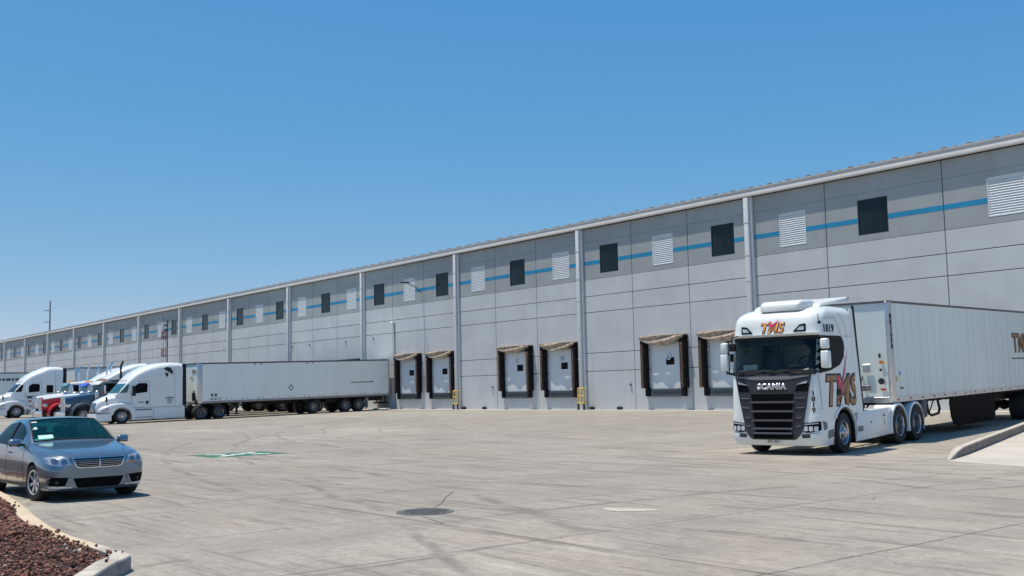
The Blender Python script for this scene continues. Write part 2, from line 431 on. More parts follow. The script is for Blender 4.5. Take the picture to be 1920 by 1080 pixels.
    for sc_, ro, lo in ((3.2, .9, 5), (4.4, -.2, 15), (3.8, 2.1, 25)):   # short hairline scrapes
        h1 = g.noise(1.0, 4, .75, g.map((sc_*.35, sc_*5, 1), (0, 0, ro), (lo, lo, 0))); gt = g.ramp(g.noise(.9, 3, .5, g.map(loc=(lo, lo*3, 0))), .46, .62)
        c = g.mix(g.m_('MULTIPLY', g.m_('MULTIPLY', g.ramp(h1, .60, .68), gt), .5), c, (.15, .14, .13))
        c = g.mix(g.m_('MULTIPLY', g.m_('MULTIPLY', g.ramp(h1, .40, .33), gt), .4), c, (.52, .495, .45))
    # slab joints on a grid parallel with the wall
    w2 = g.m_('MULTIPLY', g.m_('SUBTRACT', g.noise(1.1, 4, .6), .5), .10)
    def lines(v, o, step, wd):
        q = g.m_('FRACT', g.m_('DIVIDE', g.m_('ADD', g.m_('SUBTRACT', v, o), w2), step))
        q = g.m_('MULTIPLY', g.m_('SUBTRACT', .5, g.m_('ABSOLUTE', g.m_('SUBTRACT', q, .5))), step)
        return g.m_('SUBTRACT', 1.0, g.ramp(q, wd*.4, wd))
    j = g.m_('MAXIMUM', lines(X, -9.8, 3.3, .022), lines(Y, 8.2, 4.8, .022))
    chip = g.m_('MULTIPLY', g.m_('MAXIMUM', lines(X, -9.8, 3.3, .07), lines(Y, 8.2, 4.8, .07)), g.ramp(g.noise(5, 4, .7), .60, .66)); j = g.m_('MAXIMUM', j, chip)
    j = g.m_('MULTIPLY', j, g.ramp(g.noise(.8, 4, .6, g.map(loc=(2, 2, 9))), .33, .52))
    c = g.mix(g.m_('MULTIPLY', j, .75), c, (.07, .065, .06))
    # stains and small dark spots
    v = g.n('ShaderNodeTexVoronoi'); v.inputs['Scale'].default_value = .9; g.put(v.inputs['Vector'], g.co)
    spot = g.m_('SUBTRACT', 1.0, g.ramp(v.outputs['Distance'], .02, .045))
    c = g.mix(g.m_('MULTIPLY', g.m_('MULTIPLY', spot, g.ramp(msk, .45, .6)), .6), c, (.08, .075, .07))
    g.bump(g.m_('ADD', fine, g.m_('MULTIPLY', j, -1.5)), .25, .01)
    c = g.mix(1.0, c, (1.02, .985, .925), 'MULTIPLY')
    return g.done(c, .85, spec=.2)
M['ground'] = ground_material()
bm = BM()
xs = [-3000, -1200, -500, -300, -200, -150, -120, -110, -100]+[-98+2*i for i in range(13)]+[-70, -60, -50, -40, -30, -20, -10, 0, 20, 60, 200, 1200, 3000]
ys = [-3000, -1000, -200, -50, -20, 0, 10, 20, 24, 28, 32, 36, 40, 44, 45.8, 60, 200, 1000, 3000]
gv = [[bm.verts.new((x, y, gz(x, y))) for y in ys] for x in xs]
for i in range(len(xs)-1):
    for k in range(len(ys)-1): bm.faces.new((gv[i][k], gv[i+1][k], gv[i+1][k+1], gv[i][k+1]))
tag(link('ground', bm, M['ground']), kind='structure')

def sheet(name, pts, m, dz, n=1, kind='structure'):
    """flat sheet draped on the ground"""
    bm = BM(); bm.faces.new([bm.verts.new((p[0], p[1], 0)) for p in pts]); finish2d(bm, 2.0)
    for v in bm.verts: v.co.z = gz(v.co.x, v.co.y)+dz
    bmesh.ops.recalc_face_normals(bm, faces=bm.faces[:])
    if bm.faces[0].normal.z < 0: bmesh.ops.reverse_faces(bm, faces=bm.faces[:])
    o = link(name, bm, m); return tag(o, kind=kind) if kind else o
M['apron'] = mat('clean_concrete', (.50, .46, .40), .85, var=.12, scale=.8, dirt=((.36, .33, .29), .4))
M['apron2'] = mat('wall_foot_concrete', (.60, .56, .50), .85, var=.12, scale=.8, dirt=((.36, .33, .29), .4))
bm = BM()
for i in range(40):
    x0 = -300+8*i; box(bm, x0+.01, x0+7.99, 44.95, 45.79, -.06, .02, .01, 1)
tag(link('pavement', bm, M['apron2']), kind='structure')

# kerbs
M['kerb'] = mat('kerb_concrete', (.50, .46, .39), .85, var=.12, scale=2.2, dirt=((.30, .27, .24), .45), bump=.3)
M['kerb_y'] = mat('kerb_faded_cream', (.60, .48, .33), .85, var=.10, scale=1.6, dirt=((.42, .37, .30), .5), bump=.3)
kd = Vector((-3.4, 10.6, 0)).normalized(); kn = Vector((kd.y, -kd.x, 0))  # kn toward +x
k0 = Vector((-12.62, 22.6, 0))
bm = BM(); rings = []
for t, h, w in ((0, .02, .10), (.25, .06, .12), (.9, .15, .2), (1.6, .21, .22), (4, .22, .22), (8, .22, .22), (12, .22, .22), (15.5, .22, .22)):
    p = k0+kd*t; z = gz(p.x, p.y); a = p; b = p-kn*w
    rings.append([Vector((a.x, a.y, z-.1)), Vector((a.x, a.y, z+h-.02)), Vector((a.x, a.y, z+h))-kn*.02,
                  Vector((b.x, b.y, z+h))+kn*.03, Vector((b.x, b.y, z+h-.03)), Vector((b.x, b.y, z-.1))])
skin(bm, rings)
M['kerb_face'] = mat('shaded_stained_kerb_face', (.20, .185, .165), .9, var=.3, scale=2.5, dirt=((.09, .085, .08), .6), bump=.3)  # darker base colour paints this face's shade, with stains over it
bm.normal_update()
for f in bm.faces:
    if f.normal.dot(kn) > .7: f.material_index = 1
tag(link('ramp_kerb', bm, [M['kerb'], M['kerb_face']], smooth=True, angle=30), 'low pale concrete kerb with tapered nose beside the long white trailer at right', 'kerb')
e = k0+kd*15.5
sheet('apron', [(k0.x+.02, k0.y-.25), (-3.5, 19.5), (6, 20), (6, e.y), (e.x+.01, e.y), (k0.x+kd.x*.2+.01, k0.y+.2)], M['apron'], .004)

# planter: kerb outline (outer edge), measured
outer = [(-34, 4.65), (-28, 4.72), (-24.5, 4.80), (-22.27, 4.83), (-20, 4.62), (-17.5, 4.30), (-15.86, 4.05), (-14.4, 3.87), (-13.2, 3.80), (-12.2, 3.82), (-11.5, 3.84), (-11.22, 3.80), (-11.05, 3.68),
         (-10.9, 3.55), (-10.1, 3.05), (-9.1, 2.45), (-8.0, 1.8), (-6.5, .9)]
def offs(pl, d):
    out = []
    for i, p in enumerate(pl):
        a = Vector(pl[max(i-1, 0)]); b = Vector(pl[min(i+1, len(pl)-1)]); t = (b-a).normalized(); n = Vector((t.y, -t.x))
        out.append(Vector(p)+n*d)
    return out
def kerbring(p, n2, z, w, h):
    n = Vector((n2.x, n2.y, 0)); a = Vector((p[0], p[1], z))
    return [a+Vector((0, 0, -.1)), a+Vector((0, 0, h-.03)), a+n*.01+Vector((0, 0, h-.01)), a+n*.03+Vector((0, 0, h)), a+n*w+Vector((0, 0, h)), a+n*w+Vector((0, 0, -.1))]
bm1, rings, rings2 = BM(), [], []
for i, p in enumerate(outer):
    a = Vector(outer[max(i-1, 0)]); b = Vector(outer[min(i+1, len(outer)-1)]); t = (b-a).normalized(); n = Vector((t.y, -t.x))
    w = .30 if i < 5 else (.22 if i < 9 else .17)
    if 10 <= i <= 13: w = .2
    (rings if i <= 9 else rings2).append(kerbring(p, n, gz(*p), w, .17))
    if i == 9: rings2.append(kerbring(p, n, gz(*p), w, .17))
pk = empty('planter_kerb', 'faded cream concrete kerb round the red rock bed in the near left corner', 'kerb', loc=(0, 0, 0))
skin(bm1, rings); link('cream_kerb', bm1, M['kerb_y'], pk, True, 30)
M['kerb_side'] = mat('shaded_stained_kerb_side', (.27, .25, .22), .9, var=.3, scale=2.5, dirt=((.08, .075, .07), .8), bump=.3)  # upright faces coloured darker to carry their shade, plus stains
bm1 = BM(); skin(bm1, rings2)
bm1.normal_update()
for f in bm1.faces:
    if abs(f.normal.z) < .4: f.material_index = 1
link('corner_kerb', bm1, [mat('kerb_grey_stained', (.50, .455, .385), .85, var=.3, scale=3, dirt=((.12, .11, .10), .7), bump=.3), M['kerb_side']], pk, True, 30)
inner = offs(outer, .2)
poly = [Vector((-34, -8))]+inner+[Vector((-6.5, -8))]
M['soil'] = mat('dark_soil', (.05, .030, .024), .95, var=.3, scale=8)
bm = BM(); bm.faces.new([bm.verts.new((p.x, p.y, -.392+.13)) for p in poly]); bmesh.ops.triangulate(bm, faces=bm.faces[:])
bmesh.ops.recalc_face_normals(bm, faces=bm.faces[:])
if bm.faces[0].normal.z < 0: bmesh.ops.reverse_faces(bm, faces=bm.faces[:])
tag(link('planting_bed', bm, M['soil']), kind='structure')
def rock_mat():
    g = G('volcanic_rock'); at = g.n('ShaderNodeAttribute', attribute_name='tone')
    f = g.noise(25, 4); c = g.mix(g.ramp(f, .3, .7), (.090, .033, .025), (.24, .095, .066))
    t = at.outputs['Fac']; c = g.mix(g.ramp(t, .2, .9), c, (.30, .145, .10)); c = g.mix(g.ramp(t, .97, .98), c, (.60, .48, .38))
    c = g.mix(g.m_('SUBTRACT', 1.0, g.ramp(t, .0, .25)), c, (.040, .019, .017))
    g.bump(g.noise(70, 4), .6, .008); return g.done(c, .92)
def inside(x, y, pl):
    c = False; n = len(pl)
    for i in range(n):
        a, b = pl[i], pl[i-1]
        if (a.y > y) != (b.y > y) and x < (b.x-a.x)*(y-a.y)/(b.y-a.y)+a.x: c = not c
    return c
tb = BM(); bmesh.ops.create_icosphere(tb, subdivisions=1, radius=1)
tv = [v.co.copy() for v in tb.verts]; tf = [[v.index for v in f.verts] for f in tb.faces]; tb.free()
shapes = []
for k in range(10):
    shapes.append([v*random.uniform(.72, 1.15) for v in tv])
V, Fc, tone = [], [], []
rr = random.Random(3)
def stone(x, y, z, s, tn):
    sh = rr.choice(shapes); q = Matrix.Rotation(rr.uniform(0, 6.3), 3, 'Z') @ Matrix.Rotation(rr.uniform(0, 6.3), 3, 'X')
    sc = Vector((s*rr.uniform(.8, 1.3), s*rr.uniform(.7, 1.1), s*rr.uniform(.6, .95))); b = len(V)
    for v in sh:
        w = q @ Vector((v.x*sc.x, v.y*sc.y, v.z*sc.z)); V.append((x+w.x, y+w.y, z+w.z))
    Fc.extend([[b+i for i in f] for f in tf]); tone.extend([tn]*len(tf))
cnt = 0
while cnt < 27000:
    x = rr.uniform(-24, -8.2); y = rr.uniform(-1.5, 5.6)
    if y < (-x-9.5)*.12-.6 and rr.random() < .8: continue
    if not inside(x, y, poly): continue
    dist = math.hypot(x, y); s = rr.uniform(.009, .025)*(1+.5*(dist > 14))*(1.7 if rr.random() < .03 else 1)
    stone(x, y, -.392+.145+rr.uniform(0, .045)+.03*math.sin(x*1.3)*math.cos(y*1.7), s, rr.random()); cnt += 1
for i in range(34):   # strays on the kerb
    k = rr.randrange(2, len(outer)-3); t = rr.random(); p = Vector(inner[k]).lerp(inner[k+1], t)
    n = (Vector(outer[k])-inner[k]); p = p+n*rr.uniform(.0, .75)**1.3
    stone(p.x, p.y, -.392+.185, rr.uniform(.014, .03), rr.random()*.5)
me = bpy.data.meshes.new('rock_mulch'); me.from_pydata(V, [], Fc); me.update()
at = me.attributes.new('tone', 'FLOAT', 'FACE'); at.data.foreach_set('value', tone)
me.materials.append(rock_mat()); o = bpy.data.objects.new('rock_mulch', me); col.objects.link(o)
tag(o, 'reddish brown volcanic rock mulch heaped inside the corner planter', 'gravel', kind='stuff')

# manhole, patch, cracks, assembly-point marking
M['iron'] = mat('manhole_iron', (.17, .165, .16), .7, metal=.2, var=.5, scale=30, bump=.5)
mh = empty('manhole_cover', 'round dark iron manhole cover set in the concrete yard', 'manhole', loc=(-13.33, 8.87, -.392))
bm = BM(); lathe(bm, [(.0, .004), (.36, .004), (.36, .012), (.0, .012)], 40, 'z')
for i in range(-6, 7):
    for k in range(-6, 7):
        if math.hypot(i*.06, k*.06) < .33: box(bm, i*.06-.018, i*.06+.018, k*.06-.018, k*.06+.018, .012, .018)
link('lid', bm, M['iron'], mh)
bm = BM(); lathe(bm, [(.37, .004), (.43, .004), (.43, .009), (.37, .009)], 40, 'z'); link('ring', bm, M['iron'], mh)
M['patch'] = mat('repair_mortar', (.46, .43, .355), .9, var=.15, scale=7)
pp = []
for k in range(18):
    a = 2*math.pi*k/18; r = 1+.18*math.sin(3*a)+.1*math.sin(7*a)
    pp.append((-11.22+.45*r*math.cos(a)*.9-.0*math.sin(a), 11.05+.24*r*math.sin(a)+.16*math.cos(a)))
o = sheet('concrete_patch', pp, M['patch'], .005)
M['crack'] = mat('crack_filler', (.09, .08, .075), .9)
def crack(pts, w=.014):
    bm = BM()
    for i in range(len(pts)-1):
        a, b = Vector(pts[i]), Vector(pts[i+1]); n = (b-a).normalized(); n = Vector((n.y, -n.x))*w/2
        vs = [bm.verts.new((p.x, p.y, -.392+.0045)) for p in (a-n, b-n, b+n, a+n)]; bm.faces.new(vs if True else vs)
    bmesh.ops.recalc_face_normals(bm, faces=bm.faces[:])
    for f in bm.faces:
        if f.normal.z < 0: f.normal_flip()
    tag(link('pavement_crack', bm, M['crack']), kind='structure')
crack([(-13.62, 9.22), (-14.1, 9.7), (-14.9, 10.35), (-15.6, 11.0)]); crack([(-12.85, 8.5), (-12.3, 8.35), (-11.95, 8.25)])
M['greenpaint'] = mat('green_road_paint', (.025, .15, .095), .75, var=.35, scale=2.5, dirt=((.24, .26, .22), .55))
M['whitepaint'] = mat('white_road_paint', (.75, .76, .73), .7, var=.1, scale=3)
gm = empty('assembly_point_marking', 'faded green square with white arrows painted on the yard', 'road marking', loc=(-30.53, 13.53, -.392)); gm.scale = (.62, .83, 1)
bm = BM(); box(bm, -1.5, 1.5, -1.45, 1.45, .004, .0045); link('green_square', bm, M['greenpaint'], gm)
bm = BM(); lathe(bm, [(0, .0085), (.28, .0085), (.28, .009), (0, .009)], 24, 'z')
for k in range(4):
    a = R(45+90*k); c, s = math.cos(a), math.sin(a)
    def P(u, v): return (u*c-v*s, u*s+v*c, .009)
    for q in ([P(.42, 0), P(.85, .34), P(.85, -.34)], [P(.85, .15), P(1.35, .15), P(1.35, -.15), P(.85, -.15)]):
        bm.faces.new([bm.verts.new(p) for p in q])
bmesh.ops.recalc_face_normals(bm, faces=bm.faces[:]); link('arrows', bm, M['whitepaint'], gm)

# ------------------------------------------------------------- warehouse
def wall_mat(name, c, stain):
    g = G(name); X, Y, Z = g.xyz()
    f = g.noise(.5, 5, .6); v = g.noise(1, 5, .65, g.map((1.6, 1, .12))); s = g.noise(14, 4, .6)
    k = g.mix(g.ramp(f, .3, .7), tuple(q*.93 for q in c), tuple(min(1, q*1.05) for q in c))
    k = g.mix(g.m_('MULTIPLY', g.ramp(v, .5, .75), stain), k, tuple(q*.72 for q in c))
    k = g.mix(g.m_('MULTIPLY', g.ramp(s, .5, .8), .15), k, tuple(q*.8 for q in c))
    # splash dirt along the foot of the wall
    lowz = g.m_('SUBTRACT', 1.0, g.ramp(g.m_('ADD', Z, g.m_('MULTIPLY', g.noise(1.2, 4), .9)), .3, 1.6))
    k = g.mix(g.m_('MULTIPLY', lowz, .3), k, tuple(q*.7 for q in (c[0]*1.05, c[1], c[2]*.92)))
    wn_ = g.n('ShaderNodeTexWhiteNoise', noise_dimensions='2D'); cx = g.n('ShaderNodeCombineXYZ')
    g.put(cx.inputs[0], g.m_('FLOOR', g.m_('DIVIDE', g.m_('ADD', X, 36.45), 4.6))); g.put(cx.inputs[1], g.m_('FLOOR', g.m_('DIVIDE', Z, 1.21)))
    g.put(wn_.inputs['Vector'], cx.outputs[0]); k = g.mix(g.m_('MULTIPLY', wn_.outputs['Value'], .07), k, tuple(q*.5 for q in c))
    # run-off streaks that start under the eave line
    st = g.ramp(g.noise(1, 4, .7, g.map((7, 1, .18), loc=(4, 0, 0))), .60, .72)
    k = g.mix(g.m_('MULTIPLY', g.m_('MULTIPLY', st, g.ramp(g.noise(.35, 3), .45, .6)), .22), k, tuple(q*.55 for q in c))
    g.bump(s, .12, .01); return g.done(k, .75, spec=.3)
M['panel'] = wall_mat('light_grey_precast', (.535, .562, .574), .22)
M['band'] = wall_mat('mid_grey_band', (.345, .372, .378), .3)
M['joint'] = mat('joint_sealant', (.11, .12, .125), .9)
M['stripe'] = mat('blue_stripe_paint', (.006, .235, .44), .55, var=.1, scale=2)
M['roofm'] = mat('grey_roof_sheet', (.42, .41, .40), .5, var=.1, scale=.5)
M['gutter'] = mat('pale_gutter_metal', (.56, .54, .51), .45, var=.06, scale=.6, dirt=((.38, .36, .33), .3), stretch=(1, 1, 1))
M['pilaster'] = mat('pale_grey_downpipe', (.62, .63, .63), .45, var=.06, scale=1, dirt=((.40, .39, .37), .3), stretch=(1, 1, .2))
M['windowglass'] = mat('dusty_window_glass', (.012, .02, .024), .08, var=.6, scale=.6, spec=.3, dirt=((.06, .07, .07), .5))
M['louvre'] = mat('white_louvre', (.74, .76, .77), .5, var=.05)
M['doorw'] = mat('white_dock_door', (.66, .69, .71), .45, var=.06, scale=1.2, dirt=((.45, .43, .40), .35), stretch=(1, 1, .4))
M['tarp'] = mat('sun_bleached_tarp', (.42, .33, .25), .9, var=.4, scale=4, dirt=((.14, .11, .095), .5), bump=.4)
M['pad'] = mat('black_dock_pad', (.016, .015, .017), .85, var=.3, scale=6, dirt=((.06, .04, .03), .4), spec=.15)
M['padwear'] = mat('worn_yellow_brown_pleats', (.17, .09, .05), .85, var=.8, scale=7, stretch=(1, 1, 2), dirt=((.02, .015, .014), 1.0))
M['beam'] = mat('trailer_rail_dark', (.10, .10, .11), .5, var=.15)
WX = -36.45; S = 13.8
wh = empty('warehouse', 'long grey precast concrete warehouse with blue stripe, high windows and loading docks', 'warehouse', loc=(0, 0, 0))
zs = [0.02, 2.44, 3.6, 6.2, 7.24, 8.33]; zb = [8.33, 10.75, 11.62]
joints = [WX+4.85, WX+4.85+6.4, WX+4.85+6.4+6.2, -12.4, -6, 0.4, 6.8]
k = 0
xl = []
for n in range(20):
    c0 = WX-n*S; xl += [c0, c0-4.56, c0-9.17]
xl = sorted(xl)+joints
g_ = .022
ww = [-28.9]+[-38.4-9.23*i for i in range(24)]
ll = [-22.25, -33.65]+[-43.0-9.23*i for i in range(24)]
bmp, bmb, stripes = BM(), BM(), []
for i in range(len(xl)-1):
    a, b = xl[i]+g_, xl[i+1]-g_
    for z0, z1 in zip(zs[:-1], zs[1:]): box(bmp, a, b, D, D+.16, z0+(g_ if z0 > .1 else 0), z1-g_*.9, .008 if a > -80 else 0, 1)
    bv_ = .008 if a > -80 else 0; holes = sorted(x for x in ww+ll if a < x < b)
    if holes:
        h0, h1 = holes[0]-.83, holes[0]+.83; za, zc_ = zb[0]+.004, zb[1]-g_*.2
        box(bmb, a, h0, D+.004, D+.16, za, zc_, bv_, 1); box(bmb, h1, b, D+.004, D+.16, za, zc_, bv_, 1)
        box(bmb, h0, h1, D+.004, D+.16, za, 8.65); box(bmb, h0, h1, D+.004, D+.16, 10.42, zc_)
        box(bmb, a, b, D+.004, D+.16, zb[1]+g_*.2, zb[2]-g_*.2, bv_, 1)
        stripes += [(a, h0), (h1, b)]; continue
    for j, (z0, z1) in enumerate(zip(zb[:-1], zb[1:])): box(bmb, a, b, D+.004, D+.16, z0+(.004 if j == 0 else g_*.2), z1-g_*.2, .008 if a > -80 else 0, 1)
    stripes.append((a, b))
link('light_wall_panel', bmp, M['panel'], wh); link('grey_wall_band', bmb, M['band'], wh)
XE = xl[-1]; XW = xl[0]
for sa, sb in stripes:
    if sb-sa > .1 and sa > -225: bm = BM(); box(bm, sa, sb, D-.003, D+.003, 9.28, 9.52); link('blue_stripe', bm, M['stripe'], wh)
bm = BM(); box(bm, XW, XE, D+.10, D+30, 0, 11.6); link('inner_wall', bm, M['joint'], wh)
bm = BM(); hexa(bm, [(XW-.3, D-.12, 11.74), (XE+.3, D-.12, 11.74), (XE+.3, D+30.3, 12.4), (XW-.3, D+30.3, 12.4),
                     (XW-.3, D-.12, 12.10), (XE+.3, D-.12, 12.10), (XE+.3, D+30.3, 12.62), (XW-.3, D+30.3, 12.62)]); link('roof', bm, M['roofm'], wh)
bm = BM(); x = XW
while x < XE:   # standing seams that show along the eave
    if x > -150: box(bm, x-.03, x+.03, D-.06, D+6, 12.08, 12.2)
    x += .62
link('roof_seam', bm, M['roofm'], wh)
bm = BM(); box(bm, -.12, .12, -.10, .05, 12.13, 12.195, .01, 1)
cp0 = link('seam_clip', bm, M['midgrey'], wh); cp0.location = (-20, D, 0)
for k in range(1, 80):
    c = cp0.copy(); col.objects.link(c); c.parent = wh; c.location = (-20-1.25*k, D, 0)
prof = [(-.14, 11.64), (-.24, 11.62), (-.30, 11.66), (-.31, 11.74), (-.27, 11.82), (-.25, 11.98), (-.30, 12.04), (-.30, 12.08), (-.13, 12.08)]
bm = BM(); xsq = [XW-.3+i*(XE-XW+.6)/46 for i in range(47)]
skin(bm, [[Vector((x, D+p[0]+.004*math.sin(x*3.1), p[1]+.006*math.sin(x*1.7))) for p in prof] for x in xsq]); link('gutter', bm, M['gutter'], wh, True, 35)
def pil_mesh():
    bm = BM(); box(bm, -.29, .29, -.16, 0, .0, 11.62, .02, 1)
    box(bm, -.17, .15, -.30, -.158, .35, 11.6, .05, 2)
    for z in (1.2, 3.2, 5.2, 7.0, 8.4, 10.2): box(bm, -.185, .165, -.312, -.15, z, z+.06)
    return bm
pl0 = link('downpipe_column', pil_mesh(), M['pilaster'], wh, True, 30); pl0.location = (WX, D-.002, 0)
for n in range(1, 18):
    c = pl0.copy(); col.objects.link(c); c.parent = wh; c.location = (WX-n*S, D-.002, 0)
# windows and louvres alternate
def win():
    f = BM(); w, z0, z1 = .83, 8.65, 10.42
    box(f, -w, -w+.05, .035, .095, z0, z1); box(f, w-.05, w, .035, .095, z0, z1); box(f, -w+.05, w-.05, .035, .095, z1-.05, z1); box(f, -w+.05, w-.05, .035, .095, z0, z0+.05)
    p = BM(); box(p, -w+.05, w-.05, .06, .09, z0+.05, z1-.05)
    fo = link('window', f, M['frame'], wh); po = link('pane', p, M['windowglass'], fo); return fo
def louv():
    f = BM(); w, z0, z1 = .83, 8.65, 10.42
    box(f, -w, -w+.03, -.008, .095, z0, z1); box(f, w-.03, w, -.008, .095, z0, z1); box(f, -w+.03, w-.03, -.008, .095, z1-.03, z1); box(f, -w+.03, w-.03, -.008, .095, z0, z0+.03)
    fo = link('louvre', f, M['louvre'], wh); s = BM(); n = 15
    for i in range(n):
        h = (z1-z0-.08)/n; z = z0+.04+h*i
        hexa(s, [(-w+.03, .005, z), (w-.03, .005, z), (w-.03, .015, z), (-w+.03, .015, z), (-w+.03, .05, z+h*.85), (w-.03, .05, z+h*.85), (w-.03, .06, z+h*.85), (-w+.03, .06, z+h*.85)])
    link('slats', s, M['louvre'], fo); b = BM(); box(b, -w+.03, w-.03, .07, .09, z0+.03, z1-.03); link('louvre_board', b, M['pilaster'], fo); return fo
w0, l0 = win(), louv()
for i, x in enumerate(ww):
    o = w0 if i == 0 else copy_tree(w0, wh); o.location = (x, D, 0)
for i, x in enumerate(ll):
    o = l0 if i == 0 else copy_tree(l0, wh); o.location = (x, D, 0)
# dock doors with shelters
def dock():
    d = BM(); box(d, -1.20, 1.20, -.03, .02, 1.27, 3.95, .004, 1)
    for z in (1.8, 2.35, 2.88, 3.42): box(d, -1.2, 1.2, -.034, -.0305, z, z+.014)
    do = link('dock_door', d, M['doorw'], wh)
    p = BM(); box(p, .02, .68, -.05, -.031, 2.66, 3.10, .02, 2); link('pane', p, M['gloss_black'], do)
    p = BM()
    for a in ((-.03, .73, 3.10, 3.14), (-.03, .73, 2.62, 2.66), (-.03, .02, 2.66, 3.10), (.68, .73, 2.66, 3.10)): box(p, a[0], a[1], -.045, -.031, a[2], a[3])
    link('pane_frame', p, M['louvre'], do)
    p = BM(); box(p, -1.28, 1.22, -.10, -.001, .86, 1.265, .02, 1); box(p, -1.1, 1.05, -.16, -.10, 1.13, 1.262, .02, 1); box(p, -1.2, 1.15, -.14, -.10, .80, .92, .01, 1)
    link('leveller', p, M['slate'], do)
    p = BM(); box(p, -1.62, -1.30, -.2, -.001, .82, 1.3, .03, 2); box(p, 1.24, 1.60, -.2, -.001, .82, 1.3, .03, 2); link2('bumper_block', p, M['pad'], do, (0,))
    sh = BM()
    for s in (-1, 1):
        # tapered side pad
        x0, x1 = s*1.76, s*1.40
        hexa(sh, [(min(x0, x1), -.40, 1.30), (max(x0, x1), -.40, 1.30), (max(x0, x1), -.001, 1.30), (min(x0, x1), -.001, 1.30),
                  (min(x0, x1), -.40, 4.28), (max(x0, x1), -.40, 4.28), (max(x0, x1), -.001, 4.28), (min(x0, x1), -.001, 4.28)], .03)
    box(sh, -1.76, 1.76, -.40, -.001, 4.02, 4.30, .03, 2)
    so_ = link('dock_shelter', sh, M['pad'], wh)
    wr = BM()
    for s in (-1, 1):
        n = 17
        for i in range(n):
            z = 1.34+i*(3.95-1.34)/n; xa, xb = min(s*1.66, s*1.52), max(s*1.66, s*1.52)
            hexa(wr, [(xa, -.45, z), (xb, -.45, z), (xb, -.398, z), (xa, -.398, z), (xa, -.42, z+.145), (xb, -.42, z+.145), (xb, -.398, z+.145), (xa, -.398, z+.145)])
    link2('pleated_curtain', wr, M['padwear'], so_, (0,))
    return do, so_
def head_tarp(seed):
    r = random.Random(seed); bm = BM(); nx, nz = 28, 9; g = []
    sag = r.uniform(.30, .5); ph = r.uniform(0, 3)
    for i in range(nx+1):
        u = -1+2*i/nx; row = []
        for j in range(nz+1):
            v = j/nz; drop = (.12+sag*(1-abs(u)**2.2))*v
            z = 4.40-drop-.02*abs(u); y = -.46-.07*math.sin(v*8+u*3+ph)*(1-abs(u)*.6)-.12*v*(1-v)-.03*math.sin(u*9+ph)
            row.append(bm.verts.new((u*1.78, y, z)))
        g.append(row)
    for i in range(nx):
        for j in range(nz): bm.faces.new((g[i][j], g[i+1][j], g[i+1][j+1], g[i][j+1]))
    box(bm, -1.78, 1.78, -.46, -.001, 4.34, 4.42, .02, 1)
    return bm
d0, s0 = dock()
DX = [-38.4, -43.0, -52.4, -57.05, -66.15, -70.75]+[-79.9, -84.5, -93.7, -98.3]
shl = []
for i, x in enumerate(DX):
    a = d0 if i == 0 else copy_tree(d0, wh); b = s0 if i == 0 else copy_tree(s0, wh)
    a.location = (x, D, 0); b.location = (x, D, 0); shl.append(b)
for i, x in enumerate(DX):
    if i > 5: continue
    b = shl[i]
    link('head_tarp', head_tarp(i+5), M['tarp'], b, True, 60)
for x, t in ((-57.0, 'C'), (-52.3, '19')):
    b = text2d(t, .42, .008); 
    o = link('door_mark', b, M['midgrey'], wh); o.rotation_euler = (R(90), 0, 0); o.location = (x, D-.036, 3.36)
bm = BM(); lathe(bm, [(.13, 0), (.2, 0), (.2, .03), (.13, .03)], 20, 'y'); o = link('door_ring', bm, M['louvre'], wh); o.location = (-42.75, D-.09, 3.15)
# lamp arm and conduit, small wall fittings
bm = BM(); tube(bm, [(-69.0, D, 9.15), (-69.05, D-.5, 9.6), (-69.1, D-1.2, 9.85)], .035, 6); box(bm, -69.3, -68.9, D-1.75, D-1.15, 9.84, 9.94, .02, 1)
link('wall_lamp', bm, M['grey'], wh)
bm = BM(); tube(bm, [(-72.9, D-.04, .1), (-72.9, D-.04, 7.0)], .03, 6); link('conduit', bm, M['midgrey'], wh)
bm = BM(); bmesh.ops.create_uvsphere(bm, u_segments=12, v_segments=8, radius=.13, matrix=Matrix.Translation((-73.1, D-.16, 7.0))); box(bm, -73.2, -73.0, D-.12, D, 6.9, 7.15); link('wall_camera', bm, M['white'], wh, True)
for x, z in ((-46.0, 1.55), (-59.9, 1.6), (-76.2, 5.9), (-80.9, 5.85), (-87.6, 5.9), (-91, 5.9)): 
    bm = BM(); box(bm, x-.07, x+.07, D-.1, D, z-.07, z+.07, .02, 1); link('wall_socket', bm, M['midgrey'], wh)
for x in (-47.0, -60.9, -49.5, -63.4):
    bm = BM(); box(bm, x-.22, x+.22, D-.10, D-.001, .02, .2, .02, 1); link('drain_outlet', bm, M['black'], wh)
# yellow guards at the column feet
GL = {1: 'nearer yellow guard frame at a downpipe foot, right of the dock marked 19', 2: 'farther yellow guard frame at a downpipe foot, left of the dock marked C'}
for n in (1, 2):
    gd = empty('pipe_guard', GL[n], 'guard', 'yellow guards round the downpipe feet', (WX-n*S+.28, D-.55, .02))
    bm = BM(); w = .27
    for s in (-1, 1): tube(bm, [(s*w, 0, .40), (s*w, 0, 1.38)], .045, 8); tube(bm, [(s*w, 0, 1.36), (s*w, .22, 1.36)], .035, 8); tube(bm, [(s*w, 0, .45), (s*w, .22, .45)], .035, 8)
    for z in (.42, .90, 1.36): tube(bm, [(-w, 0, z), (w, 0, z)], .045, 8)
    tube(bm, [(.02, 0, .42), (.02, 0, 1.36)], .04, 8)
    link('rail', bm, M['yellow'], gd, True)
    bm = BM()
    for s in (-1, 1): box(bm, s*w-.05, s*w+.05, -.05, .05, 0, .40, .01, 1)
    link2('foot', bm, M['blackm'], gd, (0,))
bm = BM(); box(bm, -.9, .9, -.25, .25, 0, .12, .03, 1)
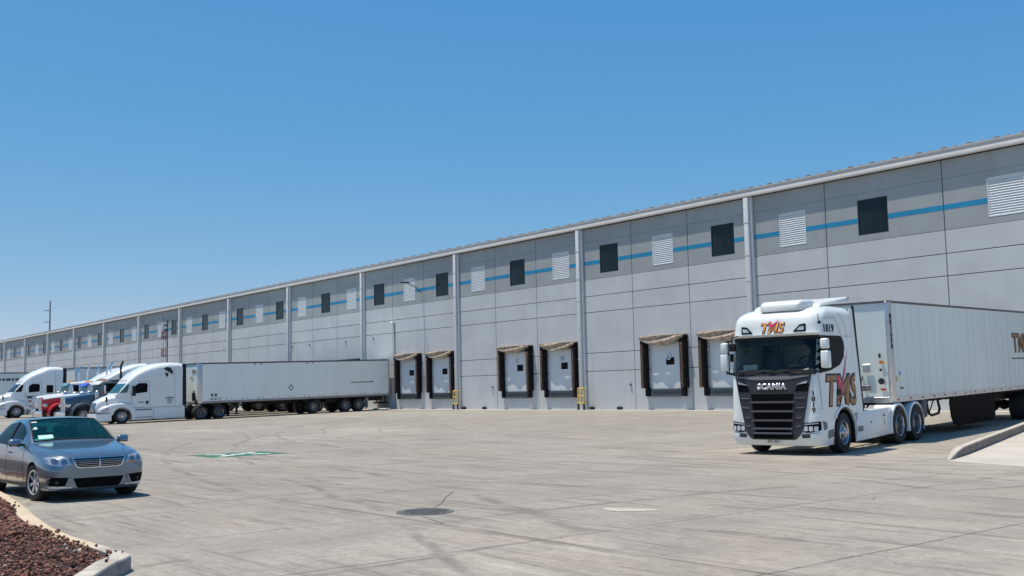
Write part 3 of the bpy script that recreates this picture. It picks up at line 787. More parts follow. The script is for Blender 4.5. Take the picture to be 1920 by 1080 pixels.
o = link('dock_ledge', bm, M['apron2']); o.location = (-72.6, 44.3, .02); tag(o, 'low pale concrete ledge on the ground behind the parked white trailer', 'ledge')

# ------------------------------------------------------------- wheels
def tyre_mesh(r, rr_, w):
    bm = BM(); h = w/2
    lathe(bm, [(rr_, -h*.8), (rr_+.02, -h*.95), (r-.10*r, -h), (r-.03*r, -h*.93), (r, -h*.72), (r, h*.72), (r-.03*r, h*.93), (r-.10*r, h), (rr_+.02, h*.95), (rr_, h*.8)], 40, 'y')
    return bm
WH = {}
def truck_wheel_protos():
    # front (proud hub) and rear (deep dish); wheel centre at origin, outside = +y
    for kind in ('front', 'rear', 'steel'):
        b = tyre_mesh(.515, .295, .30 if kind == 'front' else .62)
        if kind != 'front': # groove between twin tyres
            pass
        r = BM(); m = M['rim'] if kind != 'steel' else M['rim_white']
        if kind == 'front':
            lathe(r, [(.30, .12), (.315, .135), (.30, .15), (.275, .13), (.265, .05), (.23, .03), (.14, .10), (.13, .16), (.12, .175), (.075, .18), (.07, .20), (0, .205)], 40, 'y'); hy, hr = .045, .21
        else:
            lathe(r, [(.30, .27), (.315, .285), (.30, .30), (.28, .285), (.262, .16), (.255, .09), (.245, .085)], 40, 'y'); hy, hr = .094, .205
        h = BM()
        for k in range(10):
            a = 2*math.pi*k/10; c = Vector((hr*math.cos(a), hy, hr*math.sin(a))); cyl(h, c, c+Vector((0, .012, 0)), .030, 12)
        n = BM()
        for k in range(10):
            a = 2*math.pi*(k+.5)/10; c = Vector((.16*math.cos(a), (.085 if kind == 'front' else .085), .16*math.sin(a))); cyl(n, c, c+Vector((0, .035, 0)), .014, 8)
        me = []
        dk = BM()
        if kind != 'front': lathe(dk, [(.250, .09), (.14, .07), (.13, .20), (.115, .22), (0, .225)], 32, 'y')
        else: lathe(dk, [(.02, .0), (0, .0)], 6, 'y')
        for nm, bb, mm in (('wheel', b, M['tyre']), ('rim', r, m), ('wheel_disc', dk, M['rim_disc'] if kind == 'rear' else m), ('rim_hole', h, M['void']), ('wheel_nut', n, M['chrome'])):
            o = link(nm, bb, mm, smooth=True, angle=35); me.append((nm, o.data)); bpy.data.objects.remove(o)
        WH[kind] = me
truck_wheel_protos()
def wheel(parent, kind, x, side, z=.515, y=1.09, steer=0, scale=1, simple=False):
    """wheel > rim; holes and nuts merged below the rim level"""
    me = WH[kind]; o = bpy.data.objects.new('wheel', me[0][1]); col.objects.link(o); o.parent = parent
    o.location = (x, side*y, z); o.rotation_euler = (0, 0, steer if side > 0 else math.pi+steer); o.scale = (scale,)*3
    for nm, d in me[1:]:
        if (simple and nm == 'wheel_nut') or (kind == 'front' and nm == 'wheel_disc'): continue
        c = bpy.data.objects.new(nm, d); col.objects.link(c); c.parent = o
    return o
def axle(parent, kind, x, w=2.4, y=None, z=.515, simple=False):
    yy = y if y else (.98 if kind != 'front' else 1.09)
    for s in (1, -1): wheel(parent, kind, x, s, z, yy, simple=simple)
    bm = BM(); cyl(bm, (x, -yy, z), (x, yy, z), .08, 10); bmesh.ops.create_uvsphere(bm, u_segments=10, v_segments=8, radius=.2, matrix=Matrix.Translation((x, 0, z)))
    return link('axle', bm, M['blackm'], parent, True)

# ------------------------------------------------------------- European cab-over tractor
def cabover():
    rt = empty('cabover_tractor', 'white flat nosed tractor with brown TMS lettering, pulling the trailer at right', 'truck tractor')
    def itp(tab, z):
        for (z0, v0), (z1, v1) in zip(tab[:-1], tab[1:]):
            if z <= z1: t = max(0, (z-z0)/(z1-z0)); return v0+(v1-v0)*t
        return tab[-1][1]
    FX = [(.24, -.10), (.34, -.03), (.45, 0), (.75, -.03), (.95, -.03), (1.5, -.04), (2.0, -.07), (2.1, -.12), (2.6, -.21), (3.0, -.29), (3.06, -.20), (3.35, -.24), (3.5, -.30), (3.61, -.42), (3.70, -.64), (3.765, -.98), (3.80, -1.4)]
    HW = [(.24, 1.22), (.5, 1.27), (1.0, 1.27), (2.0, 1.26), (3.3, 1.24), (3.5, 1.225), (3.62, 1.18), (3.71, 1.09), (3.77, .97), (3.80, .82)]
    CR = [(.24, .26), (2.0, .30), (2.1, .26), (3.0, .25), (3.1, .34), (3.6, .4), (3.80, .4)]
    RX = [(.24, -2.28), (3.6, -2.30), (3.72, -2.30), (3.80, -2.22)]
    def section(z, back=None, nn=9, dx=0, dy=0):
        fx, w, r = itp(FX, z)+dx, itp(HW, z)+dy, itp(CR, z); bx = itp(RX, z) if back is None else back
        P = []
        for i in range(9):
            q = i/8; y = (w-r)*q; P.append((fx-.05*(y/w)**2, y))
        f1 = P[-1][0]
        for i in range(1, nn+1):
            a = R(90*i/nn); P.append((f1-r+r*math.cos(a), w-r+r*math.sin(a)))
        x1 = f1-r
        for i in range(1, 9): P.append((x1+(bx+.06-x1)*i/8, w))
        P += [(bx+.018, w-.018), (bx, w-.06), (bx, w*.5)]
        L = [Vector((x, y, z)) for x, y in P]; Rr = [Vector((x, -y, z)) for x, y in P[1:]][::-1]
        return L+[Vector((bx, 0, z))]+Rr
    def body(zs_, back=None, **k):
        bm = BM(); rings = [section(z, back, **k) for z in zs_]; skin(bm, rings); return bm
    zc = [.98, 1.1, 1.3, 1.5, 1.7, 1.9, 2.0, 2.06, 2.1, 2.2, 2.4, 2.6, 2.8, 2.95, 3.0, 3.03, 3.06, 3.12, 3.25, 3.35, 3.43, 3.5, 3.56, 3.6, 3.64, 3.67, 3.70, 3.73, 3.755, 3.775, 3.79, 3.80]
    cab = link('cab', body(zc), M['white'], rt)
    # wheel arch in the lower rear of the cab door
    boolean_cut(cab, [cutter_cyl(-1.42, .50, .66, -1.5, 1.5)])
    cab.data.polygons.foreach_set('use_smooth', [True]*len(cab.data.polygons)); cab.data.set_sharp_from_angle(angle=R(32))
    bp = link('bumper', body([.24, .28, .36, .46, .56, .66, .76, .86, .985], back=-1.05, dx=.004, dy=.004), M['white'], rt)
    boolean_cut(bp, [cutter_cyl(-1.42, .50, .66, -1.6, 1.6), cutter_box(-1.3, -.35, -.85, .85, .1, 1.2)])
    bp.data.polygons.foreach_set('use_smooth', [True]*len(bp.data.polygons)); bp.data.set_sharp_from_angle(angle=R(32))
    bv = bvh_of(cab, bp)
    def FR(name, pts, m, off=.004, th=.01, par=None, rnd=.03, cell=.14): return project(name, poly2d(pts, cell, rnd), m, par or rt, bv, 'front', (0, 0), off, th)
    def SD(name, pts, m, off=.004, th=.008, par=None, rnd=.03, cell=.14): return project(name, poly2d([(-x, z) for x, z in pts], cell, rnd), m, par or rt, bv, 'side', (0, 0), off, th)
    # windscreen: wraps the front, from the visor line down
    zr = [2.06+i*(2.99-2.06)/10 for i in range(11)]
    bm = BM(); rows = []
    for z in zr:
        s = [p for p in section(z, dx=.012, dy=.012)]; half = s[:9+9+1]; L = half[:18]; full = [Vector((p.x, -p.y, p.z)) for p in L[:0:-1]]+L
        rows.append([bm.verts.new(p) for p in full])
    for i in range(len(rows)-1):
        for k in range(len(rows[0])-1): bm.faces.new((rows[i][k], rows[i][k+1], rows[i+1][k+1], rows[i+1][k]))
    link('windscreen', bm, M['truckglass'], rt, True)
    # soft interior behind the glass is suggested by real parts: sun visor, seats and wheel sit in a dark cab
    FR('cowl', [(-1.16, 2.02), (1.16, 2.02), (1.18, 2.12), (-1.18, 2.12)], M['black'], .022, .02, rnd=.01)
    FR('windscreen_header', [(-1.18, 2.90), (1.18, 2.90), (1.2, 3.03), (-1.2, 3.03)], M['black'], .022, .012, rnd=.01)
    # sun visor lip
    bm = BM(); ring = []
    for z, dx in ((3.00, .05), (3.03, .07), (3.06, .05)):
        s = section(z, dx=dx, dy=.01)[:16]; ring.append([Vector((p.x, -p.y, p.z)) for p in s[:0:-1]]+s)
    vr = [[bm.verts.new(p) for p in r] for r in ring]
    for i in range(2):
        for k in range(len(vr[0])-1): bm.faces.new((vr[i][k], vr[i][k+1], vr[i+1][k+1], vr[i+1][k]))
    link('visor_lip', bm, M['white'], rt, True)
    # side window and its black surround
    SD('side_window', [(-.16, 2.04), (-.30, 2.98), (-1.50, 2.98), (-1.66, 2.80), (-1.60, 2.45), (-1.34, 2.24), (-.75, 2.10)], M['gloss_black'], .006, .008, rnd=.09)
    # seams of the door and cab
    for pts in ([(-.2, 2.0), (-.22, 1.12)], [(-1.62, 2.5), (-1.66, 2.1), (-1.62, 1.2)], [(-.42, 3.42), (-1.2, 3.44), (-1.62, 2.9), (-1.7, 2.6)], [(-1.7, 2.98), (-2.26, 2.98)], [(-1.5, 3.62), (-1.78, 3.3), (-1.9, 2.9)]):
        bm = BM(); q = []
        for a, b in zip(pts[:-1], pts[1:]):
            a, b = Vector(a), Vector(b); n = (b-a).normalized(); n = Vector((n.y, -n.x))*.006
            bm.faces.new([bm.verts.new((-p.x, p.y, 0)) for p in (a-n, b-n, b+n, a+n)])
        finish2d(bm, .2); project('panel_seam', bm, M['midgrey'], rt, bv, 'side', (0, 0), .002, .002)
    SD('door_handle', [(-1.08, 1.47), (-1.25, 1.47), (-1.25, 1.62), (-1.08, 1.62)], M['black'], .006, .03, rnd=.03)
    # black side air deflector edge strip at the back of the cab
    bm = BM()
    for s in (1, -1):
        hexa(bm, [(-2.76, s*1.22-.02, 1.0), (-2.66, s*1.22-.02, 1.0), (-2.66, s*1.22+.02, 1.0), (-2.76, s*1.22+.02, 1.0), (-2.52, s*1.19-.02, 3.80), (-2.42, s*1.19-.02, 3.80), (-2.42, s*1.19+.02, 3.80), (-2.52, s*1.19+.02, 3.80)])
    link2('edge_strip', bm, M['black'], rt)
    bm = BM()
    for s in (1, -1):
        hexa(bm, [(-2.66, s*1.235-.015, .98), (-2.27, s*1.235-.015, .98), (-2.27, s*1.235+.015, .98), (-2.66, s*1.235+.015, .98),
                  (-2.42, s*1.18-.015, 3.72), (-2.25, s*1.18-.015, 3.72), (-2.25, s*1.18+.015, 3.72), (-2.42, s*1.18+.015, 3.72)])
    link2('side_deflector', bm, M['white'], rt)
    # grille mask
    gr = FR('grille', [(-1.06, 2.03), (1.06, 2.03), (1.0, 1.75), (.92, 1.3), (.84, .92), (.76, .55), (.60, .39), (-.60, .39), (-.76, .55), (-.84, .92), (-.92, 1.3), (-1.0, 1.75)], M['grey'], .006, .035, rnd=.06)
    bg_ = bvh_of(cab, bp, gr)
    def GR(name, pts, m, off=.003, th=.01, rnd=.02, par=None): return project(name, poly2d(pts, .14, rnd), m, par or gr, bg_, 'front', (0, 0), off, th)
    # dark openings between slats
    for i, (zt, zb_, w) in enumerate(((1.54, 1.37, .60), (1.31, 1.14, .57), (1.08, .91, .55), (.85, .70, .53), (.645, .58, .50), (.52, .42, .56))):
        GR('grille_opening', [(-w, zt), (w, zt), (w-.03, zb_), (-w+.03, zb_)], M['void'], .003, .003)
    for i, (z, w) in enumerate(((1.335, .62), (1.105, .60), (.875, .57), (.67, .55), (.555, .53))):
        GR('grille_slat', [(-w, z+.022), (w, z+.022), (w-.01, z-.022), (-w+.01, z-.022)], M['slat'], .01, .03, rnd=.01)
    for s in (-1, 1):
        GR('corner_recess', [(s*.62, 1.60), (s*.72, 1.78), (s*1.0, 1.80), (s*.97, 1.60)], M['void'], .003, .003)
        GR('corner_lamp', [(s*.66, 1.765), (s*.95, 1.80), (s*.97, 1.86), (s*.86, 1.84), (s*.78, 1.80)], M['silver'], .004, .012)
        for z in (1.42, 1.18, .93, .72): GR('side_slat', [(s*.64, z), (s*(.90-.1*(1.42-z)), z+.01), (s*(.90-.1*(1.42-z)), z+.03), (s*.64, z+.02)], M['midgrey'], .003, .012, rnd=0)
    GR('hood_crease', [(-1.0, 1.975), (-.62, 1.94), (-.5, 1.90), (.5, 1.90), (.62, 1.94), (1.0, 1.975), (1.0, 1.99), (-1.0, 1.99)], M['midgrey'], .003, .008, rnd=0)
    bt = text2d('SCANIA', .20, .014, 0, 1.06, 1.08, .3); project('lettering', bt, M['silver'], gr, bg_, 'front', (0, 1.73), .004, .014, False)
    # lamps
    for s in (-1, 1):
        h = FR('headlight', [(s*.80, .80), (s*1.22, .85), (s*1.225, .62), (s*1.0, .58), (s*.80, .58)], M['gloss_black'], .004, .012, rnd=.04)
        for a, b in ((.82, .92), (.95, 1.05), (1.08, 1.17)): FR('lamp_lens', [(s*a, .61), (s*b, .61), (s*b, .73), (s*a, .73)], M['headlamp'], .017, .006, h, rnd=.03)
        FR('light_bar', [(s*.82, .76), (s*1.18, .79), (s*1.18, .815), (s*.82, .785)], M['headlamp'], .017, .006, h, rnd=.01)
        FR('fog_lamp', [(s*.78, .43), (s*.99, .45), (s*.97, .54), (s*.76, .53)], M['grey'], .003, .01)
        l = FR('roof_lamp', [(s*.90, 3.30), (s*.90, 3.10), (s*.56, 3.10), (s*.74, 3.28)], M['gloss_black'], .004, .014, rnd=.03)
        FR('lamp_lens', [(s*.86, 3.24), (s*.86, 3.14), (s*.66, 3.14), (s*.75, 3.23)], M['headlamp'], .019, .006, l, rnd=.02)
        FR('bumper_seam', [(s*.86, .575), (s*1.2, .565), (s*1.2, .555), (s*.86, .565)], M['grey'], .003, .004, rnd=0)
    SD('side_marker', [(-.20, .86), (-.36, .80), (-.36, .66), (-.22, .62)], M['midgrey'], .004, .012, rnd=.03)
    SD('corner_step', [(-.42, .60), (-.72, .64), (-.76, .44), (-.42, .40)], M['midgrey'], .003, .006, rnd=.03)
    bm = BM(); box(bm, .0, .018, -.20, .18, .285, .415, .008, 1); pl = link('number_plate', bm, M['paper'], rt)
    bm = BM()
    for y, w in ((-.14, .03), (-.085, .04), (-.03, .02), (.04, .04), (.09, .03), (.13, .02)): box(bm, .018, .021, y-w/2, y+w/2, .315, .385)
    link('plate_mark', bm, M['brown'], pl)
    # lettering
    def logo(size, face, at, m_out, m_in, sx, tick):
        o_ = text2d('TMS', size, size*.062, .22, sx, 1.03, .16); project('logo_outline', o_, M['ink'], rt, bv, face, at, .004, .003, False)
        o_ = text2d('TMS', size, size*.026, .22, sx, 1.03, .16); project('logo', o_, m_in, rt, bv, face, at, .0085, .003, False)
        b = BM(); b.faces.new([b.verts.new((p[0], p[1], 0)) for p in tick]); finish2d(b, .15)
        project('logo_tick', b, M['magenta'], rt, bv, face, at, .013, .003, False)
    logo(.36, 'front', (-.03, 3.225), M['ink'], M['orange'], .98, [(-.07, .17), (-.02, .18), (.01, .07), (.22, .23), (.02, .01), (-.03, .0)])
    logo(1.04, 'side', (1.30, 1.60), M['ink'], M['brown'], .98, [(-.20, .34), (-.08, .36), (-.02, .02), (.54, 1.02), (.0, -.16), (-.08, -.16)])
    o_ = text2d('1819', .27, .012, 0, 1.12, 1.05, .2); project('number', o_, M['ink'], rt, bv, 'side', (.80, 3.17), .004, .003, False)
    o_ = text2d('1819', .17, .006, 0, 1.0, 1, .2, True); project('corner_number', o_, M['ink'], rt, bv, 'front', (1.08, 1.34), .004, .003, False)
    # door mirrors
    for s in (-1, 1):
        mr = BM(); box(mr, -.30, -.12, s*1.30, s*1.52, 2.16, 2.60, .045, 3); box(mr, -.29, -.12, s*1.30, s*1.50, 2.64, 2.90, .045, 3)
        mo = link('mirror', mr, M['white'], rt, True, 50)
        g2 = BM(); box(g2, -.315, -.30, s*1.32, s*1.50, 2.20, 2.57, .005, 1); box(g2, -.305, -.29, s*1.32, s*1.48, 2.67, 2.87, .005, 1); link('mirror_glass', g2, M['chrome'], mo)
        a = BM(); tube(a, [(-.30, s*1.20, 2.95), (-.22, s*1.38, 2.93), (-.22, s*1.38, 2.88)], .022, 6); tube(a, [(-.25, s*1.18, 2.06), (-.22, s*1.38, 2.10), (-.22, s*1.38, 2.18)], .03, 6); tube(a, [(-.22, s*1.31, 2.1), (-.22, s*1.31, 2.92)], .02, 6); link('mirror_arm', a, M['black'], mo)
    m_ = BM(); tube(m_, [(-.18, -.98, 3.06), (.08, -1.02, 3.02), (.10, -1.02, 2.86)], .014, 6); box(m_, .03, .12, -1.12, -.92, 2.66, 2.86, .03, 2); link('front_mirror', m_, M['black'], rt, True)
    # wipers
    w_ = BM()
    for y0, y1 in ((-.95, -.15), (-.3, .5), (.30, 1.02)): tube(w_, [(-.06, y0, 2.10), (-.04, (y0+y1)/2, 2.13), (-.07, y1, 2.18)], .010, 5); tube(w_, [(-.03, (y0+y1)/2, 2.13), (-.02, (y0+y1)/2-.2, 2.06)], .012, 5)
    link('wiper', w_, M['black'], rt)
    # interior pieces that show faintly: high sticker inside the glass
    FR('windscreen_sticker', [(.86, 2.13), (.98, 2.15), (.98, 2.19), (.86, 2.17)], M['paper'], .03, .003, rnd=.0)
    # air conditioner with its cover and roof spoiler
    ac = BM(); skin(ac, [rrect(.60*k, 3.66, 3.68+h, .10*min(1, h*4), .02, 5, x=x, y0=.12) for x, k, h in ((-.42, .80, .10), (-.48, .95, .20), (-.60, 1, .25), (-1.0, 1, .27), (-1.30, .97, .24), (-1.40, .85, .18))]); link('roof_unit', ac, M['white_old'], rt, True, 40)
    sp = BM(); hexa(sp, [(-1.0, -.95, 3.74), (-2.58, -1.05, 3.93), (-2.58, 1.05, 3.93), (-1.0, .95, 3.74), (-1.15, -.90, 3.85), (-2.60, -1.03, 4.06), (-2.60, 1.03, 4.06), (-1.15, .90, 3.85)], .035)
    link('roof_spoiler', sp, M['white_old'], rt)
    sp = BM(); box(sp, -2.66, -2.59, -1.03, 1.03, 3.98, 4.05, .02, 1)
    for s in (-1, 1): hexa(sp, [(-2.1, s*.6-.02, 3.70), (-2.0, s*.6-.02, 3.70), (-2.0, s*.6+.02, 3.70), (-2.1, s*.6+.02, 3.70), (-2.3, s*.6-.02, 3.98), (-2.2, s*.6-.02, 3.98), (-2.2, s*.6+.02, 3.98), (-2.3, s*.6+.02, 3.98)])
    link('spoiler_stay', sp, M['black'], rt)
    sp = BM(); tube(sp, [(-.30, 1.225, 3.33), (-.28, 1.22, 3.52)], .010, 5); bmesh.ops.create_uvsphere(sp, u_segments=10, v_segments=8, radius=.045, matrix=Matrix.Translation((-.30, 1.24, 3.31))); link('aerial', sp, M['black'], rt)
    # chassis, tank skirts, fenders
    ch = BM()
    for s in (-1, 1): box(ch, -7.3, -.6, s*.34, s*.42, .62, .92)
    box(ch, -6.9, -6.3, -.42, .42, .7, .9); box(ch, -3.3, -2.3, -.35, .35, .5, 1.3, .05, 1); box(ch, -2.25, -.5, -.75, .75, .55, 1.15, .05, 1); link('chassis', ch, M['blackm'], rt)
    fw = BM(); lathe(fw, [(0, 1.10), (.48, 1.10), (.48, 1.16), (.2, 1.17), (0, 1.17)], 28, 'z', (-5.7, 0, 0)); link('fifth_wheel', fw, M['blackm'], rt)
    for s in (1, -1):
        sk = BM(); hexa(sk, [(-4.66, s*1.24 if s < 0 else .72, .30), (-2.14, s*1.24 if s < 0 else .72, .22), (-2.14, s*.72 if s < 0 else 1.24, .22), (-4.66, s*.72 if s < 0 else 1.24, .30),
                              (-4.66, s*1.24 if s < 0 else .72, 1.04), (-2.34, s*1.24 if s < 0 else .72, 1.00), (-2.34, s*.72 if s < 0 else 1.24, 1.00), (-4.66, s*.72 if s < 0 else 1.24, 1.04)], .03)
        so2 = link('side_skirt', sk, M['white'], rt, True, 30)
        d = BM(); box(d, -2.62, -2.30, s*1.236, s*1.246, .48, .62); link('vent', d, M['midgrey'], so2)
        d = BM(); box(d, -4.10, -4.02, s*1.236, s*1.25, .80, .87, .01, 1); box(d, -3.2, -3.14, s*1.236, s*1.25, .66, .72, .01, 1); box(d, -4.08, -4.04, s*1.236, s*1.243, .60, .74); link('cap', d, M['grey'], so2)
        d = BM(); box(d, -4.66, -2.3, s*1.238, s*1.242, .585, .59); link('skirt_seam', d, M['midgrey'], so2)
        for xw in (-5.08, -6.38):
            f = BM(); rings = []
            for k in range(15):
                a = R(200-220*k/14); c, sn = math.cos(a), math.sin(a); r0, r1 = .585, .62
                rings.append([Vector((xw+r*c, y, .515+r*sn)) for r, y in ((r0, s*.68), (r1, s*.68), (r1, s*1.27), (r0-.02, s*1.285), (r0-.03, s*1.27), (r0, s*1.25))])
            skin(f, rings); link('mudguard', f, M['white'], rt, True, 40)
        a = BM(); rings = []
        for k in range(13):
            an = R(195-215*k/12); c, sn = math.cos(an), math.sin(an)
            rings.append([Vector((-1.42+r*c, y, .50+r*sn)) for r, y in ((.60, s*.75), (.655, s*.75), (.655, s*1.255), (.60, s*1.255))])
        skin(a, rings); link('arch_liner', a, M['black'], rt, True, 40)
        fd = BM(); rings = []
        for k in range(14):
            an = R(185-150*k/13); c, sn = math.cos(an), math.sin(an)
            rings.append([Vector((-1.42+r*c, s*y, .50+r*sn)) for r, y in ((.655, 1.25), (.74, 1.25), (.72, 1.30), (.665, 1.31))])
        skin(fd, rings); link('front_mudguard', fd, M['white'], rt, True, 40)
        mf = BM(); box(mf, -2.13, -2.08, s*.85, s*1.24, .22, 1.0, .01, 1); link('mud_flap', mf, M['black'], rt)
    tk = BM(); box(tk, -7.72, -7.30, .55, 1.12, .62, 1.18, .05, 2); link('air_tank_box', tk, M['slate'], rt, True)
    for s in (-1, 1):
        mf = BM(); box(mf, -7.1, -7.06, s*.72, s*1.22, .18, .62); link('mud_flap', mf, M['black'], rt)
        tl = BM(); box(tl, -7.36, -7.28, s*.55, s*.95, .72, .86, .01, 1); link('tail_light', tl, M['redlens'], rt)
    wheel(rt, 'front', -1.42, 1, .505, 1.10, R(3)); wheel(rt, 'front', -1.42, -1, .505, 1.10, R(3))
    axle(rt, 'rear', -5.08); axle(rt, 'rear', -6.38)
    # coupling lines behind the cab
    cl = BM()
    for k, y in enumerate((.15, .3, .45)): tube(cl, [(-2.35, y, 1.9), (-2.8, y+.1, 1.55), (-3.6, y+.2, 1.5), (-4.4, y, 1.62), (-4.88, y-.1, 1.9)], .018, 6)
    link('air_hose', cl, M['black'], rt, True)
    cav = cutter_box(-2.1, .5, -1.13, 1.13, 2.09, 2.97); cav.data.materials.clear(); cav.data.materials.append(M['cabin'])
    boolean_cut(cab, [cav])
    dsh = BM(); hexa(dsh, [(-.75, -1.12, 2.10), (-.22, -1.12, 2.10), (-.22, 1.12, 2.10), (-.75, 1.12, 2.10), (-.75, -1.12, 2.22), (-.32, -1.12, 2.16), (-.32, 1.12, 2.16), (-.75, 1.12, 2.22)], .02); box(dsh, -.5, -.4, .3, .65, 2.2, 2.3, .02, 1); link('dashboard', dsh, M['midgrey'], rt)
    for y in (-.6, .6):
        st = BM(); hexa(st, [(-1.45, y-.27, 2.10), (-1.25, y-.27, 2.10), (-1.25, y+.27, 2.10), (-1.45, y+.27, 2.10), (-1.55, y-.20, 2.62), (-1.40, y-.20, 2.62), (-1.40, y+.20, 2.62), (-1.55, y+.20, 2.62)], .05); box(st, -1.56, -1.44, y-.13, y+.13, 2.64, 2.82, .04, 2); link('seat', st, M['midgrey'], rt, True)
    sw = BM(); tube(sw, [(-.85+.07*math.sin(t), .6+.21*math.cos(t), 2.28+.20*math.sin(t)) for t in [2*math.pi*k/20 for k in range(21)]], .016, 6); link('steering_wheel', sw, M['black'], rt, True)
    cu = BM()
    for s in (-1, 1): box(cu, -2.0, -1.75, s*1.04, s*1.12, 2.12, 2.94, .02, 1)
    box(cu, -.62, -.45, -1.1, 1.1, 2.78, 2.95, .03, 1); link('curtain', cu, M['slate'], rt)
    pp_ = BM(); box(pp_, -.42, -.34, -.95, -.55, 2.165, 2.30); link('document', pp_, M['paper'], rt)
    place(rt, -16.95, 21.9, 280.3)
    return rt
cabover()

# ------------------------------------------------------------- box trailers
def trailer(label, L=16.15, H=4.08, seams=True, rail='alu', detail=2, near=True, skirt=False, axles=(-13.2, -14.5), group=None, body='alu_white', marks=True, hw=1.28):
    rt = empty('box_trailer', label, 'trailer', group)
    z0 = 1.15; bm = BM(); box(bm, -L, 0, -hw, hw, z0+.14, H-.04, .02, 1); bo = link('box_body', bm, M[body], rt)
    bm = BM()
    if seams:
        x = -.62
        while x > -L+.2:
            for s in (-1, 1): box(bm, x-.018, x+.018, s*hw, s*(hw+.009), z0+.14, H-.13)
            x -= .61
    box(bm, -L, 0, -hw-.006, -hw, 1.42, 1.46); box(bm, -L, 0, hw, hw+.006, 1.42, 1.46)
    link('panel_seam', bm, M[body], rt)
    bm = BM()
    for s in (-1, 1): box(bm, -L-.01, .0, s*(hw-.02), s*(hw+.014), z0, z0+.16, .004, 1)
    box(bm, -.02, .03, -hw, hw, z0, z0+.16, .004, 1)
    link('bottom_rail', bm, M['alu'] if rail == 'alu' else mat('weathered_bottom_rail', (.34, .33, .33), .5, metal=.2, var=.15, scale=.6, dirt=((.22, .13, .08), .6)), rt)
    bm = BM(); th_ = .07 if detail == 3 else .11
    for s in (-1, 1): box(bm, -L-.01, .02, s*(hw-.03), s*(hw+.02), H-th_, H, .008, 1)
    box(bm, -.03, .035, -hw, hw, H-th_, H, .008, 1); box(bm, -L-.02, -L+.02, -hw, hw, H-.12, H, .008, 1)
    link('top_rail', bm, M['beam'], rt)
    for s in (-1, 1):
        bm = BM(); box(bm, -.34, .045, s*(hw-.06), s*(hw+.022), z0+.02, H-.02, .03, 3); link('corner_post', bm, M['alu'], rt, True, 40)
        bm = BM(); box(bm, -L-.03, -L+.10, s*(hw-.05), s*(hw+.022), z0, H, .01, 1); link('corner_post', bm, M['alu'], rt, True, 40)
    bm = BM(); box(bm, -L+.1, -.1, -hw+.05, hw-.05, H-.03, H-.005); link('roof_skin', bm, M['white_old'], rt)
    bm = BM(); box(bm, -L+.05, -.1, -hw+.05, hw-.05, z0+.02, z0+.13)
    for k in range(int(L/.6)): box(bm, -.5-k*.6, -.44-k*.6, -hw+.05, hw-.05, z0-.08, z0+.02)
    for s in (-1, 1): box(bm, -L+.3, -L+5.4, s*.45, s*.55, .78, z0+.02)
    link('floor_frame', bm, M['blackm'], rt)
    # reflective tape dashes
    if detail >= 2:
        bm = BM(); bm2 = BM(); x = -.35; k = 0
        while x > -L+.3:
            for s in (-1, 1):
                box(bm, x-.16, x+.0, s*(hw+.014), s*(hw+.018), z0+.055, z0+.105); box(bm2, x-.34, x-.18, s*(hw+.014), s*(hw+.018), z0+.055, z0+.105)
            x -= .95 if detail == 3 else 1.2
        link('red_reflector', bm, M['redlens'], rt); (link('white_reflector', bm2, M['paper'], rt) if detail == 3 else bm2.free())
    # landing gear
    lg = BM()
    for s in (-1, 1):
        box(lg, -3.12, -2.98, s*.85, s*.99, .42, z0); box(lg, -3.10, -3.0, s*.88, s*.96, .3, .42); box(lg, -3.2, -2.9, s*.80, s*1.04, .25, .30, .01, 1)
        tube(lg, [(-3.05, s*.9, .7), (-3.9, s*.9, z0)], .03, 6)
    tube(lg, [(-3.05, -.9, .8), (-3.05, .9, .8)], .03, 6)
    link('landing_gear', lg, M['blackm'], rt)
    for x in axles: axle(rt, 'steel', x, z=.515, simple=detail < 2)
    for s in (-1, 1):
        mf = BM(); box(mf, min(axles)-.85, min(axles)-.82, s*.72, s*1.25, .25, 1.05); link('mud_flap', mf, M['black'] if detail != 2 else M['white_old'], rt)
    bm = BM(); box(bm, -L+.05, -L+.15, -1.1, 1.1, .5, .62); box(bm, -L+.05, -L+.13, -.7, -.62, .55, z0+.05); box(bm, -L+.05, -L+.13, .62, .7, .55, z0+.05); link('rear_guard', bm, M['blackm'], rt)
    bm = BM(); box(bm, -L-.012, -L+.0, -hw+.06, -.012, z0+.16, H-.14); box(bm, -L-.012, -L, .012, hw-.06, z0+.16, H-.14); link('rear_door', bm, M[body], rt)
    return rt, bo
t1, b1 = trailer('long white box trailer with ribbed sides coupled to the cab over tractor on the right', L=16.15, H=4.05, detail=3, axles=(-13.1, -14.4), hw=1.27)
bvt = bvh_of(b1)
def tlogo():
    for m, bold, off in ((M['ink'], .045, .012), (M['brown'], .012, .017)):
        o_ = text2d('TMS', .92, bold, .0, 1.1, 1.0, .3); project('logo', o_, m, t1, bvt, 'side', (12.5, 2.86), off, .003, False)
    b = poly2d([(11.35, 2.27), (13.7, 2.27), (13.7, 2.31), (11.35, 2.31)], .5); project('logo_underline', b, M['ink'], t1, bvt, 'side', (0, 0), .012, .003, False)
tlogo()
bm = text2d('B01650', .21, .010, 0, 1, 1.1, .3)
for v in bm.verts: v.co = Vector((v.co.y, -v.co.x, 0)) if False else Vector((-v.co.y, v.co.x, 0))
bmesh.ops.reverse_faces(bm, faces=bm.faces[:])
